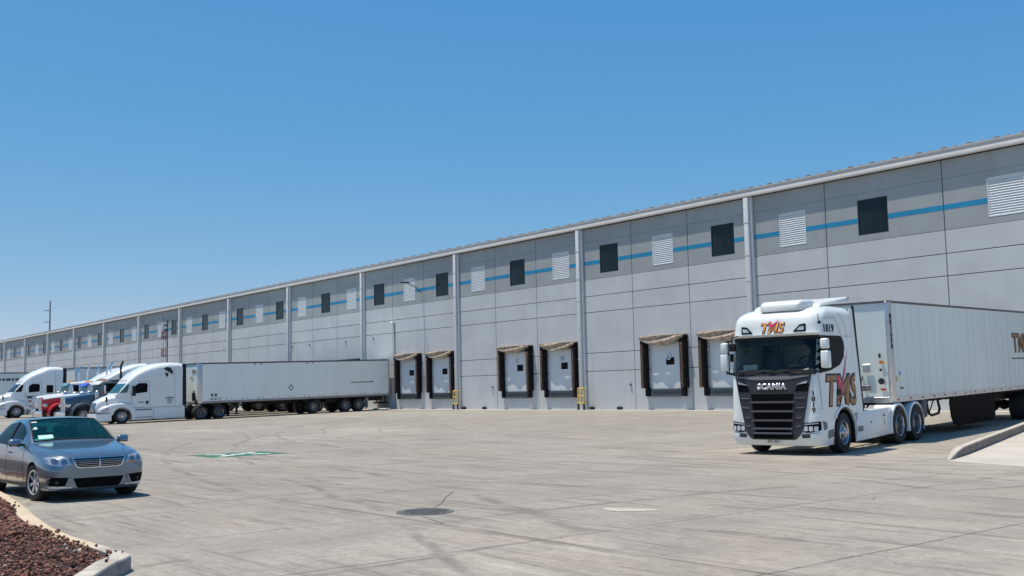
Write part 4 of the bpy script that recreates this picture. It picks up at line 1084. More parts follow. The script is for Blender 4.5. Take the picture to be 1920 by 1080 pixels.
# vertical digits read down the corner post
me_ = BM()
bm.free()
bm = text2d('B01650', .185, .009, 0, 1, 1, .3, True)
for v in bm.verts: v.co.y *= 1.12
project('trailer_number', bm, M['ink'], t1, bvh_of(b1), 'side', (.17, 3.17), .030, .004, False)
bm = BM()
for dx in (0,): box(bm, .046, .052, .98, 1.12, 2.26, 2.34, .004, 1)
link('marker_light', bm, M['amber'], t1)
bm = BM(); box(bm, .046, .052, .98, 1.14, 1.50, 1.56, .004, 1); link('front_reflector', bm, M['redlens'], t1)
bm = BM(); lathe(bm, [(0, .05), (.09, .05), (.09, .06), (0, .06)], 20, 'x', (0, 1.02, 1.76)); lathe(bm, [(0, .05), (.04, .05), (.04, .06), (0, .06)], 12, 'x', (0, 1.02, 2.08)); box(bm, .04, .08, .98, 1.04, 2.42, 2.55, .01, 1); link('front_fitting', bm, M['grey'], t1)
bm = BM(); box(bm, .045, .09, .50, .74, 2.02, 2.26, .02, 1); link('document_box', bm, M['alu'], t1); bm = BM(); box(bm, .045, .10, .42, .70, 1.50, 1.66, .02, 1); link('air_coupling_plate', bm, M['midgrey'], t1)
bm = BM(); box(bm, -.72, -.62, 1.282, 1.286, 1.92, 2.02); link('blue_sticker', bm, M['visor_blue'], t1)
bm = BM(); box(bm, -.58, -.40, 1.282, 1.286, 1.74, 1.84); box(bm, -.5, -.42, 1.282, 1.286, 1.84, 1.9); link('yellow_sticker', bm, M['cream'], t1)
bm = BM(); box(bm, -.86, -.64, 1.282, 1.286, 1.52, 1.57); link('black_sticker', bm, M['ink'], t1)
# black rounded side skirt under the trailer and spare-wheel frame
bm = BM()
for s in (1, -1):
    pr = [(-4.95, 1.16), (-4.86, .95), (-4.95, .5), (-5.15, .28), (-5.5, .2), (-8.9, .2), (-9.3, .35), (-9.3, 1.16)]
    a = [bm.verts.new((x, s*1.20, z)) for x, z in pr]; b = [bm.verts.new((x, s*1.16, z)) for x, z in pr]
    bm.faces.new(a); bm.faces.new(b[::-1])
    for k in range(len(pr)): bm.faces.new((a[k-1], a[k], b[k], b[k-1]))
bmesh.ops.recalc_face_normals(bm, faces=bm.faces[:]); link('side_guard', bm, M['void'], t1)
bm = BM(); tube(bm, [(-3.2, 1.05, 1.15), (-3.35, 1.05, .70), (-3.6, 1.05, .62), (-4.2, 1.05, .66), (-4.32, 1.05, .8), (-4.15, 1.05, 1.15)], .04, 8); tube(bm, [(-3.4, 1.05, .7), (-3.9, 1.05, 1.15)], .02, 6); link('stay_frame', bm, M['black'], t1)
place(t1, -16.95+4.86*math.cos(R(100.3))-.10, 21.9+4.86*math.sin(R(100.3)), 280.2, L=16)

# parked trailer with the aero sleeper tractor
t2, b2 = trailer('white box trailer with rusty bottom rail backed to the wall behind the nearest sleeper tractor', H=4.08, seams=False, rail='rust', L=16.05, detail=2, axles=(-9.2, -12.0, -13.2), body='trailer_bright')
bv2 = bvh_of(b2)
bm = poly2d([(7.3-.24, 2.07), (7.3, 2.33), (7.54, 2.07), (7.3, 1.81)], .3); project('diamond_placard', bm, M['ink'], t2, bv2, 'side', (0, 0), .004, .003, False)
bm = poly2d([(7.3-.17, 2.07), (7.3, 2.25), (7.47, 2.07), (7.3, 1.89)], .3); project('diamond_centre', bm, M['alu_white'], t2, bv2, 'side', (0, 0), .009, .003, False)
bm = BM(); r_ = random.Random(4); x = -12.5
for k in range(14):
    w = r_.uniform(.06, .16); box(bm, x-w, x, 1.281, 1.285, 2.26, 2.26+r_.choice((.07, .09, .1))); x -= w+.04
link('small_lettering', bm, M['ink'], t2)
bm = BM()
for (x0, z, n, h) in ((-.95, 1.62, 2, .22), (-.95, 1.38, 3, .14)):
    for k in range(n): box(bm, x0-.28*k-.2, x0-.28*k, 1.281, 1.285, z, z+h)
for k in range(4): box(bm, .031, .035, .25+.2*k, .38+.2*k, 3.35, 3.6)
for k in range(3): box(bm, .031, .035, .0+.16*k, .12+.16*k, 2.95, 3.08)
link('faded_number', bm, M['midgrey'], t2)
bm = BM(); box(bm, .03, .20, .55, .85, 1.35, 1.95, .05, 2); tube(bm, [(.1, .7, 1.9), (.1, .7, 2.1)], .05, 8); box(bm, .03, .1, .9, 1.2, 1.2, 1.4, .02, 1); link('front_fitting', bm, M['black'], t2)
bm = BM()
for x in (-4.4, -4.9, -8.7, -9.2): box(bm, x-.07, x+.07, 1.281, 1.29, 3.86, 3.93, .01, 1)
x = -.9
while x > -16:
    for q in (0, .38): box(bm, x-q-.06, x-q+.06, 1.281, 1.286, 1.40, 1.45)
    x -= 1.25
link('side_fitting', bm, M['grey'], t2)
place(t2, -74.65, 29.5, -90, L=15)

# ------------------------------------------------------------- aerodynamic sleeper tractor
def aero(label, glass='cabglass', sleeper_window=False, logo=False, grille='slate', group=None, simple=False, door_text=None):
    rt = empty('sleeper_tractor', label, 'truck tractor', group)
    bm = BM(); skin(bm, [rrect(w, z0, z1, r, .05, 5, x=x, crown=c) for x, w, z0, z1, r, c in (
        (.16, .50, .80, 1.02, .10, 0), (.10, .60, .72, 1.28, .16, .01), (.0, .66, .66, 1.50, .20, .02), (-.2, .72, .66, 1.66, .24, .04), (-.5, .78, .66, 1.78, .26, .07), (-.9, .86, .66, 1.88, .27, .10), (-1.4, .98, .66, 1.96, .27, .10), (-1.9, 1.05, .66, 1.99, .25, .08))])
    hood = link('hood', bm, M['white'], rt, True, 50)
    fo = []
    for s in (1, -1):
        bm = BM(); skin(bm, [rrect(w, .60, z1, r, .04, 4, x=x, y0=s*yc) for x, w, z1, r, yc in (
            (.06, .28, .90, .14, .74), (.0, .34, 1.05, .18, .80), (-.25, .36, 1.20, .18, .84), (-.7, .37, 1.33, .14, .865), (-1.2, .37, 1.40, .12, .87), (-1.7, .37, 1.40, .12, .875), (-2.15, .37, 1.36, .12, .875), (-2.25, .36, 1.10, .10, .875))])
        f = link('mudguard', bm, M['white'], rt); boolean_cut(f, [cutter_cyl(-1.46, .50, .63, -2, 2)])
        f.data.polygons.foreach_set('use_smooth', [True]*len(f.data.polygons)); f.data.set_sharp_from_angle(angle=R(40)); fo.append(f)
    bm = BM(); skin(bm, [rrect(w, .20+dz, .74, .05, .05, 3, x=x) for x, w, dz in ((.24, .75, .08), (.20, 1.0, .03), (.05, 1.15, .0), (-.3, 1.23, 0), (-.74, 1.25, .0))])
    bp = link('bumper', bm, M['white'], rt); boolean_cut(bp, [cutter_cyl(-1.46, .50, .66, -2, 2)])
    bm = BM(); box(bm, -.70, .22, -1.24, 1.24, .742, .775, .01, 1); link('bumper_trim', bm, M['black'], bp)
    st = [(-1.10, .96, 1.98, .12, 0), (-1.16, .99, 2.07, .14, .02), (-1.5, 1.06, 2.40, .16, .03), (-1.86, 1.12, 2.76, .18, .03), (-1.93, 1.13, 2.90, .22, .03), (-2.2, 1.17, 3.20, .30, .05), (-2.5, 1.19, 3.46, .36, .06), (-3.0, 1.22, 3.74, .42, .07),
          (-3.5, 1.235, 3.93, .42, .07), (-4.1, 1.24, 4.05, .40, .06), (-4.8, 1.24, 4.11, .36, .06), (-5.4, 1.24, 4.10, .34, .05), (-5.72, 1.24, 4.06, .32, .05)]
    bm = BM(); skin(bm, [rrect(w, 1.02, z1, r, .05, 6, x=x, crown=c) for x, w, z1, r, c in st])
    cab = link('cab', bm, M['white'], rt, True, 32)
    bv = bvh_of(cab, hood, *fo, bp)
    def FR(name, pts, m, off=.004, th=.01, par=None, rnd=.04, cell=.15): return project(name, poly2d(pts, cell, rnd), m, par or rt, bv, 'front', (0, 0), off, th)
    def SD(name, pts, m, off=.004, th=.008, par=None, rnd=.03, cell=.15): return project(name, poly2d([(-x, z) for x, z in pts], cell, rnd), m, par or rt, bv, 'side', (0, 0), off, th)
    FR('windscreen', [(-1.0, 2.10), (1.0, 2.10), (.96, 2.74), (-.96, 2.74)], M[glass], .004, .012, rnd=.06)
    FR('screen_pillar', [(-.02, 2.10), (.02, 2.10), (.02, 2.74), (-.02, 2.74)], M['black'], .017, .006, rnd=0)
    SD('screen_side', [(-1.36, 2.10), (-1.84, 2.10), (-1.98, 2.66), (-1.84, 2.68)], M[glass], .004, .01, rnd=.04)
    for y in (-.6, -.3, 0, .3, .6): FR('marker_light', [(y-.05, 2.93), (y+.05, 2.93), (y+.05, 2.98), (y-.05, 2.98)], M['amber'], .004, .03, rnd=.0)
    SD('door_window', [(-2.24, 2.02), (-3.20, 2.10), (-3.22, 2.62), (-3.14, 2.73), (-2.62, 2.74), (-2.42, 2.60)], M['gloss_black'], .004, .008, rnd=.08)
    for pts in ([(-2.14, 2.0), (-2.14, 1.06)], [(-3.36, 2.84), (-3.36, 1.06)], [(-2.5, 2.84), (-3.36, 2.84)], [(-5.1, 4.0), (-5.16, 1.04)], [(-2.14, 1.05), (-5.7, 1.05)]):
        b = BM(); a, c = Vector(pts[0]), Vector(pts[1]); n = (c-a).normalized(); n = Vector((n.y, -n.x))*.009
        b.faces.new([b.verts.new((-p.x, p.y, 0)) for p in (a-n, c-n, c+n, a+n)]); finish2d(b, .25); project('panel_seam', b, M['midgrey'], rt, bv, 'side', (0, 0), .002, .002)
    SD('door_handle', [(-3.1, 1.28), (-3.26, 1.28), (-3.26, 1.5), (-3.1, 1.5)], M['black'], .004, .03, rnd=.05)
    if sleeper_window: SD('sleeper_window', [(-4.05, 1.98), (-4.95, 1.98), (-4.95, 2.62), (-4.05, 2.62)], M['gloss_black'], .004, .01, rnd=.05)
    SD('roof_crease', [(-2.4, 3.0), (-4.2, 3.28), (-4.2, 3.30), (-2.4, 3.04)], M['white'], .002, .03, rnd=0)
    g = FR('grille', [(-.50, 1.46), (.50, 1.46), (.56, .86), (.5, .78), (-.5, .78), (-.56, .86)], M[grille], .003, .02, rnd=.06)
    gb = bvh_of(g)
    for i in range(6):
        z = .88+.10*i; b = poly2d([(-.50, z), (.50, z), (.50, z+.022), (-.50, z+.022)], .2); project('grille_slat', b, M['chrome'], g, gb, 'front', (0, 0), .003, .012)
    for y in (-.17, .17): b = poly2d([(y-.02, .80), (y+.02, .80), (y+.02, 1.44), (y-.02, 1.44)], .2); project('grille_bar', b, M['chrome'], g, gb, 'front', (0, 0), .003, .016)
    for s in (-1, 1): FR('headlight', [(s*.62, .84), (s*1.10, .84), (s*1.12, 1.02), (s*.80, 1.14), (s*.64, 1.0)], M['headlamp'], .004, .01, rnd=.05)
    SD('headlight_side', [(-.05, .82), (-.50, .84), (-.56, 1.10), (-.40, 1.12), (-.10, .98)], M['headlamp'], .004, .012, rnd=.06); SD('side_marker', [(-.42, .92), (-.52, .92), (-.54, 1.06), (-.44, 1.08)], M['amber'], .018, .006, rnd=.03)
    for s in (-1, 1):
        m = BM(); box(m, -2.30, -2.10, s*1.34, s*1.56, 1.86, 2.56, .05, 2); mo = link('mirror', m, M['black'] if not door_text else M['white'], rt, True, 40)
        a = BM(); tube(a, [(-2.15, s*1.16, 2.5), (-2.2, s*1.4, 2.45)], .03, 6); tube(a, [(-2.1, s*1.12, 1.98), (-2.2, s*1.4, 1.95)], .03, 6); link('mirror_arm', a, M['black'], mo)
        a = BM(); tube(a, [(-.55, s*.88, 1.30), (-.48, s*.98, 1.62)], .02, 6); box(a, -.55, -.43, s*.90, s*1.06, 1.55, 1.84, .04, 2); link('hood_mirror', a, M['black'], rt, True)
        sk = BM(); box(sk, -3.62, -2.12, s*.85, s*1.235, .20, 1.02, .03, 2); box(sk, -5.85, -3.64, s*.85, s*1.24, .20, 1.02, .03, 2); so2 = link('side_skirt', sk, M['white'], rt, True, 30)
        d = BM(); box(d, -3.5, -2.35, s*1.20, s*1.244, .84, .96, .02, 1); box(d, -3.5, -2.3, s*1.20, s*1.244, .36, .41, .01, 1); link('step', d, M['midgrey'], so2)
        ex = BM(); box(ex, -5.98, -5.70, s*1.20, s*1.235, 1.1, 4.02, .01, 1); link('side_extender', ex, M['black'], rt)
    if logo:
        pts = [(4.34, 3.70), (4.50, 3.80), (4.68, 3.83), (4.86, 3.75), (4.98, 3.58), (5.02, 3.36), (4.96, 3.30), (4.84, 3.38), (4.62, 3.52)]
        project('logo', poly2d(pts, .2), M['ink'], rt, bv, 'side', (0, 0), .004, .004, False)
        project('logo', poly2d([(4.42, 3.44), (4.56, 3.42), (4.70, 3.36), (4.66, 3.22), (4.56, 3.10), (4.50, 3.18), (4.48, 3.32)], .2), M['ink'], rt, bv, 'side', (0, 0), .004, .004, False)
        r2 = random.Random(2); b = BM()
        for (z, x0, n, h) in ((1.66, 4.48, 8, .09), (1.52, 4.58, 5, .05), (1.42, 4.56, 5, .05), (1.32, 4.60, 4, .05)):
            x = x0
            for k in range(n): box(b, -x-.055, -x, 1.245, 1.249, z-h/2, z+h/2); x += .075
            link('small_lettering', b, M['midgrey'], rt); b = BM()
        box(b, -2.95, -2.60, 1.215, 1.222, 1.38, 1.44); link('small_lettering', b, M['midgrey'], rt)
    if door_text:
        SD('door_band', [(-2.25, 1.55), (-3.55, 1.55), (-3.55, 1.76), (-2.25, 1.76)], M['navyink'], .004, .004, rnd=0); SD('door_emblem', [(-2.3, 1.25), (-2.6, 1.2), (-2.65, 1.42), (-2.35, 1.45)], mat('faded_red', (.55, .30, .30), .5), .004, .004, rnd=0)
    ch = BM()
    for s in (-1, 1): box(ch, -9.3, -.6, s*.34, s*.42, .62, .90)
    box(ch, -2.2, -.2, -.7, .7, .5, 1.0, .05, 1); box(ch, -9.35, -9.25, -.5, .5, .6, .9); link('chassis', ch, M['blackm'], rt)
    fw = BM(); lathe(fw, [(0, 1.05), (.48, 1.05), (.48, 1.13), (0, 1.13)], 24, 'z', (-7.8, 0, 0)); link('fifth_wheel', fw, M['blackm'], rt)
    for s in (-1, 1):
        wheel(rt, 'front', -1.46, s, .505, 1.08, simple=simple)
        mf = BM(); box(mf, -9.2, -9.16, s*.7, s*1.22, .2, .95); link('mud_flap', mf, M['black'], rt)
        sp = BM(); tube(sp, [(-6.1, s*.6, .95), (-6.1, s*.6, 1.6)], .06, 8); link('exhaust', sp, M['blackm'], rt)
    axle(rt, 'rear', -7.05, simple=simple); axle(rt, 'rear', -8.42, simple=simple)
    return rt
LT = aero('white aero sleeper tractor with dark bird like logo and teal windscreen', 'tealglass', logo=True)
place(LT, -74.6, 22.65, -90, L=8)
PS = aero('white sleeper tractor with square dark sleeper window and navy band on its door', 'cabglass', sleeper_window=True, door_text=True, grille='chrome')
def shorten(rt, x0=-3.4, dx=.70, span=1.4):
    f = lambda x: x+dx*sstep((x0-x)/span)
    done = set()
    for o in rt.children_recursive:
        if o.data is None or o.name.startswith(('wheel', 'rim')):
            if o.name.startswith('wheel') and o.parent == rt: o.location.x = f(o.location.x)
            continue
        if o.data.name in done: continue
        done.add(o.data.name)
        for v in o.data.vertices: v.co.x = f(v.co.x)
shorten(PS)
place(PS, -93.4, 20.35, -90, L=8)

# ------------------------------------------------------------- classic long nose tractors
def classic(label, hoodm, cabm, sleepm, fairm, visor, fender, glass='cabglass', lower=None, stack_dark=False, white_top=False, fair=True):
    rt = empty('long_nose_tractor', label, 'truck tractor')
    bm = BM(); skin(bm, [rrect(w, .80, z1, .16, .03, 5, x=x, crown=.03) for x, w, z1 in ((0, .47, 1.72), (-.6, .52, 1.80), (-1.3, .58, 1.88), (-2.25, .66, 1.98))]); hood = link('hood', bm, M[hoodm], rt, True, 35)
    if white_top:
        b = BM(); skin(b, [rrect(w, z1-.16, z1, .15, .03, 5, x=x, crown=.03) for x, w, z1 in ((.01, .48, 1.735), (-.6, .53, 1.815), (-1.3, .59, 1.895), (-2.25, .67, 1.995))]); link('hood_top', b, M['white'], rt, True, 35)
    b = BM(); box(b, -.02, .07, -.48, .48, .62, 1.76, .05, 3); gf = link('grille', b, M['chrome'] if not white_top else M['red'], rt, True)
    b = BM(); box(b, .065, .078, -.40, .40, .70, 1.68, .02, 1); link('grille_mesh', b, M['alu'], gf)
    b = BM()
    for k in range(9): box(b, .078, .09, -.37+.09*k, -.35+.09*k, .72, 1.66)
    link('grille_bar', b, M['chrome'], gf)
    b = BM(); box(b, .18, .34, -1.22, 1.22, .32, .78, .06, 3); link('bumper', b, M['chrome'], rt, True)
    for s in (1, -1):
        f = BM(); rings = []
        for k in range(19):
            a = R(205-215*k/18) if True else 0; c, sn = math.cos(a), math.sin(a)
            q = .62+.0*k; rx = .74 if c < 0 else .78
            def ell(r): return (-1.05-rx*c*r/.7*-1 if False else -1.05-c*rx*r/.7*-1, .52+sn*r*1.12)
            o1, i1 = ell(.74), ell(.66)
            rings.append([Vector((i1[0], s*.58, i1[1])), Vector((o1[0], s*.58, o1[1])), Vector((o1[0], s*1.10, o1[1])), Vector((o1[0], s*1.20, o1[1]-.04)), Vector((i1[0], s*1.23, i1[1]-.03)), Vector((i1[0], s*1.20, i1[1]))])
        skin(f, rings); link('mudguard', f, M[fender], rt, True, 45)
        hb = BM(); box(hb, -.25, .02, s*.66, s*.98, 1.06, 1.30, .05, 2); ho = link('headlight', hb, M['chrome'], rt, True); l = BM(); lathe(l, [(0, .02), (.09, .03), (.09, .0)], 16, 'x', (.02, s*.74, 1.18)); lathe(l, [(0, .02), (.09, .03), (.09, .0)], 16, 'x', (.02, s*.9, 1.18)); link('lamp_lens', l, M['headlamp'], ho)
        ac = BM(); lathe(ac, [(0, 1.45), (.13, 1.47), (.155, 1.55), (.155, 2.02), (.12, 2.10), (.06, 2.14), (0, 2.14)], 18, 'z', (-2.05, s*.94, 0)); link('air_cleaner', ac, M['alu'], rt, True)
        sm = M['blackm'] if stack_dark and s > 0 else M['chrome']
        sk = BM(); tube(sk, [(-3.68, s*1.14, .9), (-3.68, s*1.14, 3.55), (-3.70, s*1.14, 3.85), (-3.85, s*1.2, 4.12)], .075, 10); cyl(sk, (-3.68, s*1.14, 1.3), (-3.68, s*1.14, 2.7), .12, 12); link('exhaust_stack', sk, sm, rt, True)
        tk = BM(); cyl(tk, (-2.7, s*.95, .66), (-4.4, s*.95, .66), .32, 20); link('fuel_tank', tk, M['alu'], rt, True)
        m = BM(); box(m, -2.5, -2.4, s*1.36, s*1.54, 1.9, 2.5, .03, 2); tube(m, [(-2.5, s*1.05, 2.5), (-2.45, s*1.45, 2.45)], .02, 6); tube(m, [(-2.5, s*1.05, 1.9), (-2.45, s*1.45, 1.92)], .02, 6); link('mirror', m, M['chrome'], rt, True)
        mf = BM(); box(mf, -8.1, -8.06, s*.7, s*1.22, .2, .95); link('mud_flap', mf, M['black'], rt)
    bm = BM(); skin(bm, [rrect(w, .98, z1, r, .03, 5, x=x, crown=.03, wt=wt) for x, w, wt, z1, r in ((-2.22, .98, .92, 2.04, .06), (-2.42, 1.02, .92, 2.74, .12), (-2.6, 1.03, .93, 2.80, .14), (-3.55, 1.03, .94, 2.82, .14))]); cab = link('cab', bm, M[cabm], rt, True, 35)
    bv = bvh_of(cab)
    def FR(name, pts, m, off=.004, th=.01, rnd=.03): return project(name, poly2d(pts, .2, rnd), m, rt, bv, 'front', (0, 0), off, th)
    def SD(name, pts, m, off=.004, th=.008, rnd=.03): return project(name, poly2d([(-x, z) for x, z in pts], .2, rnd), m, rt, bv, 'side', (0, 0), off, th)
    for s in (-1, 1): FR('windscreen', [(s*.03, 2.07), (s*.88, 2.07), (s*.84, 2.62), (s*.03, 2.62)], M[glass], rnd=.05)
    SD('door_window', [(-2.66, 2.04), (-3.36, 2.04), (-3.36, 2.60), (-2.60, 2.60)], M['gloss_black'], rnd=.06)
    v = BM(); hexa(v, [(-2.16, -.95, 2.52), (-2.16, .95, 2.52), (-2.42, .98, 2.62), (-2.42, -.98, 2.62), (-2.18, -.95, 2.58), (-2.18, .95, 2.58), (-2.44, .98, 2.80), (-2.44, -.98, 2.80)], .015); link('sun_visor', v, M[visor], rt, True)
    ml = BM()
    for y in (-.75, -.38, 0, .38, .75): box(ml, -2.72, -2.60, y-.06, y+.06, 2.83, 2.91, .02, 1)
    link('marker_light', ml, M['amber'], rt)
    bm = BM(); skin(bm, [rrect(w, .95, z1, .16, .03, 5, x=x, crown=.03) for x, w, z1 in ((-3.58, 1.04, 2.84), (-3.75, 1.14, 2.92), (-5.6, 1.18, 2.96))]); link('sleeper', bm, M[sleepm], rt, True, 35)
    if fair:
        bm = BM(); skin(bm, [rrect(w, 2.84, z1, r, .02, 5, x=x, crown=.05) for x, w, z1, r in ((-2.85, .80, 2.90, .03), (-3.1, .95, 3.10, .12), (-3.6, 1.05, 3.42, .25), (-4.2, 1.12, 3.70, .32), (-4.9, 1.15, 3.88, .34), (-5.6, 1.15, 3.93, .34))]); link('roof_fairing', bm, M[fairm], rt, True, 40)
    ch = BM()
    for s in (-1, 1): box(ch, -8.3, -.2, s*.34, s*.42, .62, .90)
    box(ch, -2.2, -.3, -.5, .5, .5, 1.0, .05, 1); link('chassis', ch, M['blackm'], rt)
    for s in (-1, 1): wheel(rt, 'front', -1.05, s, .505, 1.02, simple=True)
    axle(rt, 'rear', -6.2, simple=True); axle(rt, 'rear', -7.5, simple=True)
    return rt
c1 = classic('navy blue long nose tractor with chrome grille and dark exhaust stack', 'blue', 'midgrey', 'blue', 'white', 'white_old', 'slate', stack_dark=True); place(c1, -79.3, 21.9, -90, L=7); c1.scale = (1, 1, 1.06)
c2 = classic('red and white long nose tractor with blue sun visor, behind the navy one', 'red', 'white', 'white', 'white', 'visor_blue', 'red', 'tealglass', white_top=True); shorten(c2, -1.25, -.75, .95); place(c2, -84.0, 21.6, -90, L=7)
c3 = classic('white long nose tractor with teal sun visor, mostly hidden behind the red one', 'white', 'white', 'white', 'white', 'visor_teal', 'white', 'greenglass', fair=False); place(c3, -88.7, 22.3, -90, L=7)
# trailers behind them
for k, (lab, bx, by, hd, gap) in enumerate((('white trailer behind the navy tractor, dark top edge showing past the chrome stacks', -79.3, 21.9, -90, 5.95),
        ('white trailer behind the red and white tractor, grey front wall visible between stacks', -84.0, 21.6, -90, 6.7),
        ('white trailer coupled to the tractor with the teal visor', -88.7, 22.3, -90, 5.95),
        ('grey fronted trailer behind the farthest white sleeper tractor', -93.4, 20.35, -90, 6.0))):
    t, b = trailer(lab, L=15.0, H=4.08, seams=False, detail=1, axles=(-12.4, -13.7), body='alu_white'); a = R(hd)
    place(t, bx-gap*math.cos(a), by-gap*math.sin(a), hd, L=15)
t, b = trailer('far grey trailer with a dark band of lettering, at the left edge beyond all tractors', L=15.0, H=4.08, seams=False, detail=1, axles=(-12.4, -13.7), body='alu_white')
bm = BM(); r_ = random.Random(9); x = -.4
while x > -6.5:
    w = r_.uniform(.2, .45); box(bm, x-w, x, 1.282, 1.29, 3.28, 3.52); x -= w+.10
link('lettering_band', bm, M['slate'], t); place(t, -110.0, 23.2, -90, L=15)

# ------------------------------------------------------------- saloon car
def saloon():
    rt = empty('saloon_car', 'steel grey four door saloon car with chrome slatted grille beside the planter', 'car')
    # x, zb, (y2,z2) sill, (y3,z3) bulge, (y3b,z3b) crease, (y4,z4) belt, (y5,z5) glass top, (y6,z6) roof edge, ztop
    S_ = [(.00, .34, .40, .36, .50, .46, .50, .55, .46, .62, .42, .67, .36, .70, .71),
          (-.02, .22, .62, .24, .69, .44, .69, .55, .65, .64, .58, .71, .50, .755, .77),
          (-.10, .17, .77, .20, .83, .42, .83, .57, .79, .68, .72, .76, .60, .805, .825),
          (-.28, .17, .83, .20, .88, .45, .885, .61, .85, .735, .78, .815, .65, .855, .872),
          (-.60, .17, .85, .20, .895, .48, .90, .65, .865, .80, .80, .87, .68, .90, .915),
          (-1.00, .18, .855, .21, .90, .50, .90, .68, .87, .86, .81, .915, .70, .945, .965),
          (-1.30, .18, .855, .21, .895, .50, .895, .70, .865, .895, .81, .945, .74, .985, 1.01),
          (-1.36, .18, .855, .21, .895, .50, .895, .70, .865, .90, .80, .975, .745, 1.02, 1.045),
          (-1.75, .18, .855, .21, .895, .50, .895, .70, .868, .915, .73, 1.20, .68, 1.255, 1.285),
          (-2.10, .18, .855, .21, .895, .50, .895, .71, .87, .93, .665, 1.35, .615, 1.395, 1.425),
          (-2.30, .18, .855, .21, .895, .50, .895, .71, .87, .935, .65, 1.372, .59, 1.42, 1.447),
          (-2.50, .18, .855, .21, .895, .50, .895, .71, .87, .94, .64, 1.38, .56, 1.428, 1.455),
          (-2.57, .18, .855, .21, .895, .50, .895, .71, .87, .942, .64, 1.38, .56, 1.428, 1.455),
          (-2.95, .18, .855, .21, .895, .50, .895, .71, .87, .95, .64, 1.368, .56, 1.418, 1.445),
          (-3.25, .18, .855, .21, .895, .50, .895, .72, .868, .96, .64, 1.325, .56, 1.385, 1.415),
          (-3.48, .18, .855, .21, .895, .50, .893, .72, .865, .97, .655, 1.24, .58, 1.31, 1.345),
          (-3.95, .19, .85, .22, .89, .52, .888, .75, .855, .985, .73, 1.05, .65, 1.08, 1.10),
          (-4.05, .19, .85, .22, .885, .52, .88, .76, .845, .99, .73, 1.035, .65, 1.055, 1.075),
          (-4.40, .22, .82, .25, .86, .52, .855, .78, .81, .985, .72, 1.03, .60, 1.055, 1.07),
          (-4.54, .28, .76, .30, .81, .52, .80, .78, .74, .93, .66, .99, .55, 1.01, 1.02),
          (-4.59, .36, .66, .38, .72, .52, .71, .72, .66, .84, .56, .88, .46, .90, .905)]
    bm = BM(); rings = []
    for s in S_:
        x = s[0]; h = [(0, s[1]), (s[2]*.7, s[1]), (s[2], s[3]), (s[4], s[5]), (s[6], s[7]), (s[8], s[9]), (s[10], s[11]), (s[12], s[13]), (s[12]*.55, s[13]*.35+s[14]*.65), (0, s[14])]
        rings.append([bm.verts.new((x, y, z)) for y, z in h]+[bm.verts.new((x, -y, z)) for y, z in h[-2:0:-1]])
    n = len(rings[0]); cl = bm.edges.layers.float.new('crease_edge')
    def row(k): # row index from bottom centre for either side
        return k if k <= 8 else 17-k
    for i in range(len(rings)-1):
        for k in range(n):
            f = bm.faces.new((rings[i][k], rings[i+1][k], rings[i+1][(k+1) % n], rings[i][(k+1) % n])); r_ = row(k); mi = 0
            if r_ == 5 and 8 <= i <= 14 and i != 11: mi = 1
            if r_ in (7, 8) and i in (7, 8): mi = 2
            if r_ in (7, 8) and i == 15: mi = 3
            f.material_index = mi
    bm.faces.new(rings[0]); bm.faces.new(rings[-1][::-1]); bmesh.ops.recalc_face_normals(bm, faces=bm.faces[:])
    for i, s in enumerate(S_):
        for k in (5, 6, 7, n-5, n-6, n-7):
            if i < len(S_)-1:
                e = bm.edges.get((rings[i][k], rings[i+1][k]))
                if e: e[cl] = .55 if k in (5, n-5) else .35
    for i in (7, 9, 15, 16, 11, 12):
        for k in range(n):
            if row(k) in (5, 6, 7, 8):
                e = bm.edges.get((rings[i][k], rings[i][(k+1) % n]))
                if e: e[cl] = .5
    for k in (3, n-3, 5, n-5):
        for i in range(0, 6):
            e = bm.edges.get((rings[i][k], rings[i+1][k]))
            if e: e[cl] = .5
    for k in (4, n-4):
        for i in range(0, len(S_)-2):
            e = bm.edges.get((rings[i][k], rings[i+1][k]))
            if e: e[cl] = .6
    for k in (2, n-2):
        for i in range(len(S_)-1):
            e = bm.edges.get((rings[i][k], rings[i+1][k]))
            if e: e[cl] = .6
    body = link('body', bm, [M['car'], M['carglass'], M['carglass'], M['carglass'], M['black']], rt)
    md = body.modifiers.new('s', 'SUBSURF'); md.levels = md.render_levels = 2
    bpy.context.view_layer.update(); me = evalmesh(body); body.modifiers.clear(); body.data = me
    full_bvh = bvh_of(body)
    WB = (-.82, -3.58)
    def ccyl(x, y0, y1):
        b = BM(); cyl(b, (x, y0, .325), (x, y1, .325), .365, 48); return link('c', b, M['black'])
    # slot for the cutter faces
    cuts = [ccyl(x, s*.60, s*1.2) for x in WB for s in (-1, 1)]
    for c in cuts:
        c.data.materials.clear(); c.data.materials.append(M['black'])
    boolean_cut(body, cuts)
    me = body.data
    # split by material into parts
    names = {0: 'body', 1: 'side_window', 2: 'windscreen', 3: 'rear_window', 4: 'arch_liner'}
    slots = [m.name if m else '' for m in me.materials]
    def extract(pred, name, m, par, off=0):
        b = BM(); b.from_mesh(me); b.faces.ensure_lookup_table()
        bmesh.ops.delete(b, geom=[f for f in b.faces if not pred(f)], context='FACES')
        bmesh.ops.delete(b, geom=[v for v in b.verts if not v.link_faces], context='VERTS')
        for f in b.faces: f.material_index = 0
        return link(name, b, m, par, True, 50)
    ext = extract
    nb = ext(lambda f: f.material_index == 0, 'body', M['car'], rt)
    for s in (1, -1):
        for a, b_ in ((-2.54, -1.0), (-4.2, -2.54)):
            ext(lambda f: f.material_index == 1 and f.calc_center_median().y*s > 0 and a > 99 or (f.material_index == 1 and f.calc_center_median().y*s > 0 and a <= f.calc_center_median().x < b_), 'side_window', M['darkside'], nb)
    ws = ext(lambda f: f.material_index == 2, 'windscreen', M['carglass'], nb)
